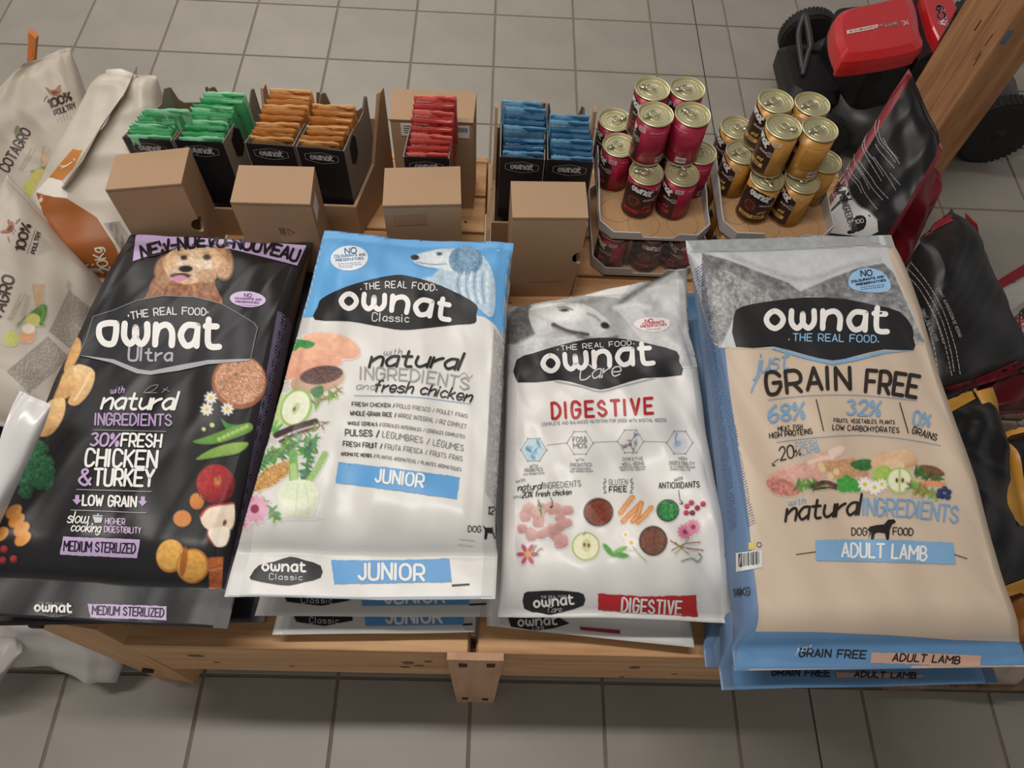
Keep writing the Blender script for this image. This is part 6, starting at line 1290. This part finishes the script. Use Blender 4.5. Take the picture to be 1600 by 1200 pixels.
a = [bp(1548, 460, .45), bp(1612, 424, .48), bp(1612, 405, .50), bp(1548, 445, .46)]; MB().hexa(a, [q_-np.array([0, 0, .004]) for q_ in a]).build('crimson_flap', film('crimson_flap', (136, 30, 42), .4), m)
a = [bp(1560, 500, .42), bp(1612, 462, .44), bp(1612, 428, .47), bp(1550, 461, .448)]; MB().hexa(a, [q_-np.array([0, 0, .004]) for q_ in a]).build('white_flap', film('white_flap', (190, 186, 182), .4), m)
YEL = (196, 142, 58)
R5 = Bag('pet_food_sack', 'black sack with mustard yellow hem, nearest the beige sack at the right', 'sack', C([(1455, 960), (1606, 925), (1525, 606), (1462, 632)], [.50, .44, .56, .58]), .05, .05, (20, 19, 21), n=4, bw=1.02, s0=.02, s1=.02, w0=.15, w1=.15, wr=.006, seed=85, rough=.34, gusset=YEL)
frame(1400, 420, 2.22)
R5.ink(fill([(140, 452), (248, 396), (276, 452), (165, 512)], 7), YEL, 'mustard_hem', 1); R5.ink(fill([(440, 1075), (480, 1060), (480, 1110), (440, 1120), (340, 1155), (320, 1120)], 7), YEL, 'mustard_hem', 1)
R5.ink(text('OWNAT, ALIMENTACION DE VERDAD', [(236, 712), (275, 815), (318, 930)], 9, 1.6), (104, 100, 100)); R5.flush()
V = []; F = []
path = [((276, 425), (335, 410), .58), ((300, 470), (352, 455), .57), ((312, 565), (362, 530), .56), ((328, 572), (348, 565), .555), ((296, 670), (372, 630), .55), ((298, 720), (402, 720), .54), ((350, 800), (430, 810), .53), ((436, 892), (444, 886), .52)]
for (l, r, z) in path:
    for q_ in (l, r): x, y = Q([q_])[0]; V.append(bp(x, y, z+.02))
n = len(V); V += [v-np.array([0, 0, .003]) for v in V]
for i in range(len(path)-1): F += [(2*i, 2*i+1, 2*i+3, 2*i+2), (n+2*i, n+2*i+2, n+2*i+3, n+2*i+1), (2*i, 2*i+2, n+2*i+2, n+2*i), (2*i+1, n+2*i+1, n+2*i+3, 2*i+3)]
F += [(0, n, n+1, 1), (n-2, n-1, 2*n-1, 2*n-2)]
mesh_obj('mustard_gusset', V, F, film('mustard_film', YEL, .4), R5.root, True)
R6 = Bag('pet_food_sack', 'black sack with mustard yellow top edge at the far right', 'sack', C([(1590, 860), (1720, 820), (1650, 650), (1556, 680)], [.44, .44, .52, .52]), .05, .05, (20, 19, 21), n=4, bw=1.02, wr=.006, seed=87, rough=.34, gusset=YEL)
frame(1400, 420, 2.22)
R6.ink(fill([(338, 575), (372, 535), (410, 514), (480, 525), (480, 560), (400, 580), (352, 612)], 7), YEL, 'mustard_hem', 1); R6.flush()
R9 = Bag('pet_food_sack', 'amber brown sack under the yellow hemmed sack at the right edge', 'sack', C([(1540, 1010), (1680, 1000), (1660, 905), (1540, 925)], [.34, .34, .36, .36]), .05, .19, (150, 92, 36), n=3, bw=1.0, wr=.008, seed=89, rough=.4)
# pallet and slumped sack at the lower right
pr = thing('pallet', 'weathered wooden pallet corner on the floor under the stacked beige sacks', 'pallet', (1.2, -2.2, 0))
PO = wood('pallet_oak', (96, 74, 58), (140, 114, 92), 'y', .85)
def pbox(x0, x1, y0, y1, z0, z1, nm): MB().box(x0, x1, y0, y1, z0, z1, .004).build(nm, PO, pr)
for x in (1.04, 1.20, 1.52): pbox(x-.05, x+.05, -2.33, -1.2, 0, .02, 'bottom_board')
for x in (1.09, 1.52):
    for y in (-2.29, -1.75, -1.25): pbox(x-.05, x+.05, y-.05, y+.05, .02, .095, 'block')
for k in range(9): pbox(1.0, 1.6, -2.345+k*.125, -2.24+k*.125, .095, .118, 'deck_board')
R10 = Bag('feed_sack', 'grey beige sack slumped on the pallet at the lower right corner', 'sack', C([(1470, 1058), (1592, 1060), (1640, 960), (1490, 985)], [.16, .16, .26, .26]), .05, .04, (146, 132, 120), n=3, bw=1.0, s0=.0, s1=.0, w0=.3, w1=.3, wr=.010, seed=91, rough=.5)
